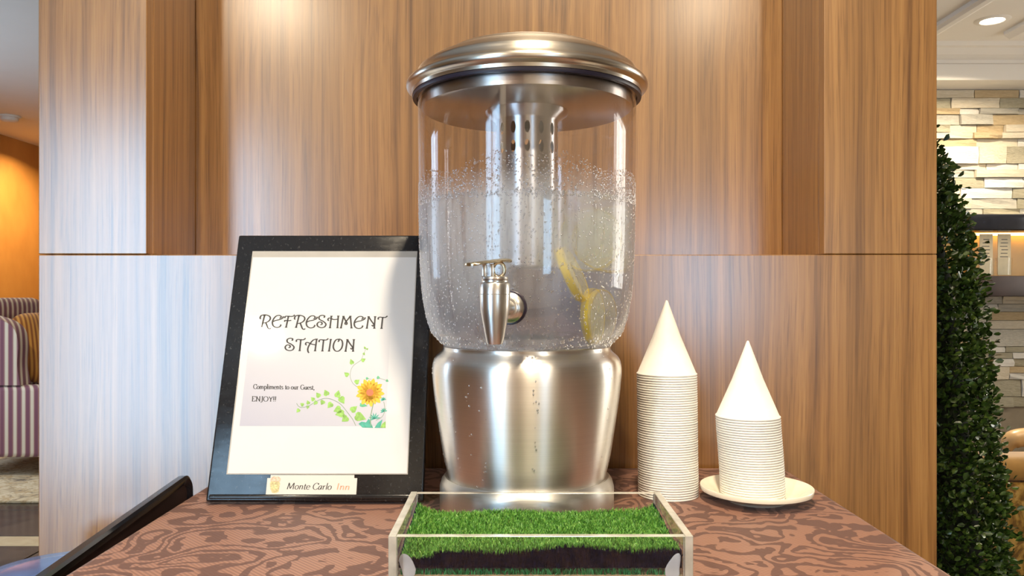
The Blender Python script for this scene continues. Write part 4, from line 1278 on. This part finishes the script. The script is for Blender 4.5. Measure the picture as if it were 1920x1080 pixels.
# ================================================================ ROOM BEYOND, LEFT
def stripes(name, c1, c2, c3, period, rough=0.8):
    a = N(name)
    s_ = a.n('ShaderNodeSeparateXYZ', i_Vector=a.obj())
    k = a.math('ADD', s_.outputs[0], a.math('MULTIPLY', s_.outputs[1], 1.0))
    fr_ = a.math('FRACT', a.math('DIVIDE', k, period))
    c = a.ramp(fr_, [(0.0, c1), (0.34, c1), (0.40, c3), (0.46, c3), (0.50, c2), (0.84, c2), (0.90, c3), (0.97, c3)], 'LINEAR')
    return a.done(a.bsdf(Base_Color=c, Roughness=rough, Sheen_Weight=0.2))
M['stripe'] = stripes('plum_cream_stripe', (0.62, 0.54, 0.42), (0.17, 0.055, 0.085), (0.30, 0.15, 0.14), 0.046)
M['stripe_gold'] = stripes('gold_rust_stripe', (0.70, 0.36, 0.07), (0.30, 0.10, 0.02), (0.55, 0.24, 0.05), 0.034)
ch = empty('wing_armchair', (-2.62, 4.70, 0))
tag(ch, 'plum and cream striped wing armchair on the patterned rug', 'armchair')
def cbox(name, x0, x1, y0, y1, z0, z1, mat, bev, parent=ch):
    bm = bmesh.new(); ox, oy, oz = parent.location
    add_box(bm, x0 - ox, x1 - ox, y0 - oy, y1 - oy, z0 - oz, z1 - oz, bev, 3)
    return bm_obj(name, bm, mat, parent, True, 45)
cbox('seat_base', -3.02, -2.22, 4.40, 5.02, 0.12, 0.34, M['stripe'], 0.02)
cbox('seat_cushion', -2.92, -2.20, 4.41, 5.01, 0.342, 0.46, M['stripe'], 0.04)
cbox('backrest', -3.12, -2.93, 4.38, 5.04, 0.12, 0.98, M['stripe'], 0.06)
for (y0, y1) in ((4.30, 4.395), (5.025, 5.12)):
    cbox('arm', -3.05, -2.20, y0, y1, 0.12, 0.51, M['stripe'], 0.03)
    # wing: a rounded upright panel rising above the arm
    bm = bmesh.new()
    oy = ch.location.y; ox = ch.location.x
    prof = smooth_line([(-3.08, 0.511), (-3.09, 0.70), (-3.06, 0.87), (-2.95, 0.905), (-2.78, 0.875), (-2.685, 0.825), (-2.655, 0.74), (-2.66, 0.62), (-2.645, 0.511)], 4)
    s0 = [bm.verts.new((q.x - ox, y0 - oy, q.y)) for q in prof]; s1_ = [bm.verts.new((q.x - ox, y1 - oy, q.y)) for q in prof]
    n_ = len(prof)
    bm.faces.new(s0); bm.faces.new(s1_[::-1])
    for k in range(n_): bm.faces.new((s0[k], s0[(k + 1) % n_], s1_[(k + 1) % n_], s1_[k]))
    bm_obj('wing', bm, M['stripe'], ch, True, 40)
for x in (-3.0, -2.28):
    for y in (4.36, 5.06): cbox('leg', x - 0.025, x + 0.025, y - 0.025, y + 0.025, 0.0125, 0.119, M['black'], 0.006)
cu = empty('throw_pillow', (-2.80, 4.70, 0.462))
bm = bmesh.new(); bmesh.ops.create_uvsphere(bm, u_segments=28, v_segments=16, radius=1.0)
for v in bm.verts:
    c_ = v.co.copy()
    sq = lambda q: math.copysign(abs(q) ** 0.55, q)
    rr = math.hypot(c_.y, c_.z)
    v.co = Vector((c_.x * 0.075, sq(c_.y) * 0.21, sq(c_.z) * 0.21))
    v.co = Matrix.Rotation(R(-17), 3, 'Y') @ v.co
    v.co += Vector((0.03, 0, 0.227))
bm_obj('pillow_cover', bm, M['stripe_gold'], cu, True)
tag(cu, 'gold and rust striped pillow leaning in the plum striped armchair', 'pillow')

a = N('persian_rug')
p = a.obj()
f1_ = a.noise(p, 9, 5, 0.7, 2.0); f2_ = a.noise(p, 26, 3, 0.6, 1.0)
c = a.ramp(f1_, [(0.34, (0.10, 0.075, 0.06)), (0.46, (0.48, 0.38, 0.24)), (0.6, (0.62, 0.52, 0.36)), (0.75, (0.30, 0.20, 0.12))])
c = a.mix(a.ramp(f2_, [(0.5, (0, 0, 0)), (0.62, (1, 1, 1))]), c, (0.42, 0.30, 0.16))
M['rug'] = a.done(a.bsdf(Base_Color=c, Roughness=0.9))
bm = bmesh.new(); add_box(bm, -3.9, -1.2, 3.83, 6.2, 0.0, 0.012, 0.003)
o = bm_obj('area_rug', bm, M['rug'], None, True, 40)
tag(o, 'beige patterned area rug under the striped armchair', 'rug')
struct(box('baseboard_left', LEFTX, LEFTX + 0.015, REAR, FARY, 0.0, 0.12, M['wood_dark']))

# ================================================================ ROOM BEYOND, RIGHT
# boxwood cone topiary
tp_o = empty('topiary', (0.930, 1.80, 0))
tag(tp_o, 'tall clipped boxwood cone topiary behind the edge of the walnut wall', 'topiary')
lathe('pot', [(0.0, 0.0), (0.11, 0.0), (0.115, 0.01), (0.145, 0.24), (0.155, 0.25), (0.155, 0.275), (0.140, 0.275), (0.135, 0.25), (0.0, 0.25)], M['black'], tp_o, 48)
bm = bmesh.new(); add_tube(bm, [(0, 0, 0.24), (0.004, 0, 0.36)], 0.022, 10); bm_obj('trunk', bm, M['wood_dark'], tp_o, True)
CONE = [(0.20, 0.165), (0.365, 0.165), (0.581, 0.147), (0.701, 0.135), (0.821, 0.123), (0.941, 0.110), (1.061, 0.097), (1.181, 0.070), (1.301, 0.036), (1.365, 0.006), (1.5, 0.004)]
def cone_r(z):   # outline of the clipped cone
    for (z0, r0), (z1, r1) in zip(CONE, CONE[1:]):
        if z0 <= z <= z1: return r0 + (r1 - r0) * (z - z0) / (z1 - z0)
    return 0.004
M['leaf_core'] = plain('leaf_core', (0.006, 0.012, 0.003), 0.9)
lathe('dark_core', [(0.0, 0.33)] + [(max(0.001, cone_r(z / 100) - 0.05), z / 100) for z in range(34, 132, 7)] + [(0.0, 1.33)], M['leaf_core'], tp_o, 24)  # solid near-black core added to block see-through, stands for shade among leaves
a = N('boxwood_leaf')
p = a.obj()
M['leaf'] = a.done(a.bsdf(Base_Color=a.ramp(a.noise(p, 75, 2), [(0.35, (0.018, 0.045, 0.008)), (0.55, (0.05, 0.105, 0.018)), (0.72, (0.16, 0.24, 0.045))]), Roughness=0.32, Specular_IOR_Level=0.6))
rl = random.Random(9)
v, f = [], []
cnt = 0
while cnt < 17000:
    z = 0.30 + 1.085 * rl.random()
    rz = cone_r(z)
    if rl.random() > (rz + 0.02) / 0.21: continue
    an = rl.uniform(0, 2 * PI)
    r_ = max(0.001, rz + rl.gauss(-0.012, 0.013))
    out = Vector((math.cos(an), math.sin(an), 0))
    base = out * r_ + Vector((0, 0, z))
    d = (out * rl.uniform(0.3, 1.0) + Vector((rl.gauss(0, .55), rl.gauss(0, .55), rl.uniform(-0.1, 1.0)))).normalized()
    s_ = d.cross(Vector((rl.gauss(0, 1), rl.gauss(0, 1), rl.gauss(0, 1)))).normalized()
    nn = s_.cross(d)
    L_ = rl.uniform(0.012, 0.020); W_ = L_ * rl.uniform(0.26, 0.34)
    b0 = len(v)
    v += [base, base + d * L_ * .3 + s_ * W_ * .8 + nn * W_ * .35, base + d * L_ * .7 + s_ * W_ + nn * W_ * .4, base + d * L_, base + d * L_ * .7 - s_ * W_ + nn * W_ * .4, base + d * L_ * .3 - s_ * W_ * .8 + nn * W_ * .35, base + d * L_ * .55]
    f += [(b0, b0 + 1, b0 + 2, b0 + 6), (b0 + 2, b0 + 3, b0 + 6), (b0 + 3, b0 + 4, b0 + 6), (b0, b0 + 6, b0 + 4, b0 + 5)]
    cnt += 1
fo = py_obj('foliage', v, f, M['leaf'], tp_o, True); fo['kind'] = 'stuff'; fo['label'] = 'small glossy dark green boxwood leaves'

# wall cabinet: black top and bottom slabs, amber lit niche, cards in glasses
cab = empty('wall_cabinet', (2.95, 4.40, 0.0))
tag(cab, 'black framed display cabinet with amber lit interior on the stone wall', 'cabinet')
ZC = lambda y, Y: CZ - (y - HZ) / F * Y
cy0, cy1 = 4.28, 4.585
zt0, zt1 = ZC(432, cy0), ZC(402, cy0)
zb0, zb1 = ZC(556, cy0), ZC(517, cy0)
cx0 = px(1800, 0, cy0).x
M['amber_in'] = plain('amber_panel', (0.62, 0.36, 0.08), 0.35, 0, 0.1, 6)
cbox('top_slab', cx0 - 0.02, 3.6, cy0 - 0.02, cy1, zt0, zt1, M['black_gloss'], 0.006, cab)
cbox('bottom_slab', cx0, 3.6, cy0, cy1, zb0, zb1, M['dark_brown'], 0.004, cab)
cbox('back_panel', cx0, 3.6, cy1 - 0.02, cy1, zb1, zt0, M['amber_in'], 0.0, cab)
cbox('side_panel', cx0, cx0 + 0.02, cy0, cy1 - 0.02, zb1, zt0, M['amber_in'], 0.0, cab)
cbox('side_panel', 3.58, 3.6, cy0, cy1 - 0.02, zb1, zt0, M['amber_in'], 0.0, cab)
cbox('light_strip', cx0 + 0.05, 3.55, cy1 - 0.06, cy1 - 0.04, zt0 - 0.008, zt0, emit('amber_strip', (1.0, 0.62, 0.2), 11), 0.0, cab)
M['card'] = plain('cream_card', (0.80, 0.70, 0.48), 0.6)
for xc, lb in ((px(1853, 0, cy0 + 0.1).x, 'cream printed card standing in a glass tumbler, nearest the topiary'), (px(1887, 0, cy0 + 0.1).x, 'cream printed card standing in a glass tumbler, second from the topiary')):
    g_ = empty('card_holder', (xc, cy0 + 0.12, zb1 + 0.0002))
    lathe('tumbler', [(0.0, 0.0), (0.036, 0.0), (0.042, 0.10), (0.040, 0.10), (0.034, 0.006), (0.0, 0.006)], M['clear'], g_, 32)
    bm = bmesh.new(); add_box(bm, -0.040 + 0.004, 0.036, -0.0015, 0.0015, 0.0065, 0.232)
    cd = bm_obj('card', bm, M['card'], g_)
    bm = bmesh.new()
    for k in range(6): add_box(bm, -0.024 + 0.004 * (k % 3), 0.020 - 0.003 * (k % 2), -0.0019, -0.0016, 0.105 + 0.019 * k, 0.109 + 0.019 * k)
    bm_obj('printed_lines', bm, INK, cd)
    tag(g_, lb, 'card holder')

# gold damask sofa, its rolled arm end showing beside the topiary
a = N('gold_damask')
p = a.obj()
f1_ = a.noise(p, 12, 4, 0.6, 2.5)
c = a.ramp(f1_, [(0.42, (0.20, 0.10, 0.012)), (0.5, (0.42, 0.24, 0.04)), (0.58, (0.58, 0.36, 0.09))])
M['gold'] = a.done(a.bsdf(Base_Color=c, Roughness=0.55, Normal=a.bump(f1_, 0.6, 0.01), Sheen_Weight=0.3))
M['gold_plain'] = plain('gold_velvet', (0.55, 0.30, 0.08), 0.6, 0, 0.15, 14, Sheen_Weight=0.3)
sf = empty('club_chair', (1.60, 2.45, 0))
tag(sf, 'gold damask upholstered club chair behind the topiary', 'armchair')
def sb(*q): return cbox(*q, sf)
sb('seat_base', 1.24, 1.98, 2.16, 2.66, 0.08, 0.36, M['gold'], 0.02)
sb('side_panel', 1.22, 2.0, 2.06, 2.155, 0.08, 0.512, M['gold'], 0.02)
sb('top_roll', 1.215, 2.005, 2.055, 2.17, 0.514, 0.578, M['gold_plain'], 0.028)
sb('seat_cushion', 1.26, 1.96, 2.19, 2.65, 0.362, 0.48, M['gold_plain'], 0.04)
for x in (1.28, 1.94):
    for y in (2.12, 2.62): sb('leg', x - 0.03, x + 0.03, y - 0.03, y + 0.03, 0.0, 0.079, M['black'], 0.005)
# tan open-arm chair beyond the sofa: curved wooden arm ends
ac = empty('open_armchair', (2.43, 3.04, 0))
tag(ac, 'tan wooden open-arm chair with cushion between gold club chair and stone wall', 'armchair')
M['tan_wood'] = plain('honey_wood', (0.55, 0.36, 0.17), 0.35, 0, 0.15, 20)
def ab(*q): return cbox(*q, ac)
ab('seat', 2.16, 2.70, 2.80, 3.28, 0.20, 0.30, M['gold_plain'], 0.03)
ab('backrest', 2.66, 2.76, 2.80, 3.28, 0.302, 0.58, M['gold_plain'], 0.03)
for y in (2.74, 3.34):
    bm = bmesh.new()
    pts = smooth_line([(2.06 - 2.43, y - 3.04, 0.350), (2.09 - 2.43, y - 3.04, 0.392), (2.18 - 2.43, y - 3.04, 0.405), (2.40 - 2.43, y - 3.04, 0.395), (2.66 - 2.43, y - 3.04, 0.41)], 6)
    add_tube(bm, pts, [0.020 + 0.018 * min(1, i / 6) for i in range(len(pts))], 14)
    bm_obj('arm', bm, M['tan_wood'], ac, True)
    for x in (2.18, 2.70):
        bm = bmesh.new(); add_tube(bm, [(x - 2.43, y - 3.04, 0.0), (x - 2.43, y - 3.04, 0.22), (x - 2.43, y - 3.04, 0.38)], [0.016, 0.022, 0.02], 12)
        bm_obj('leg', bm, M['tan_wood'], ac, True)
bpy.context.view_layer.update()
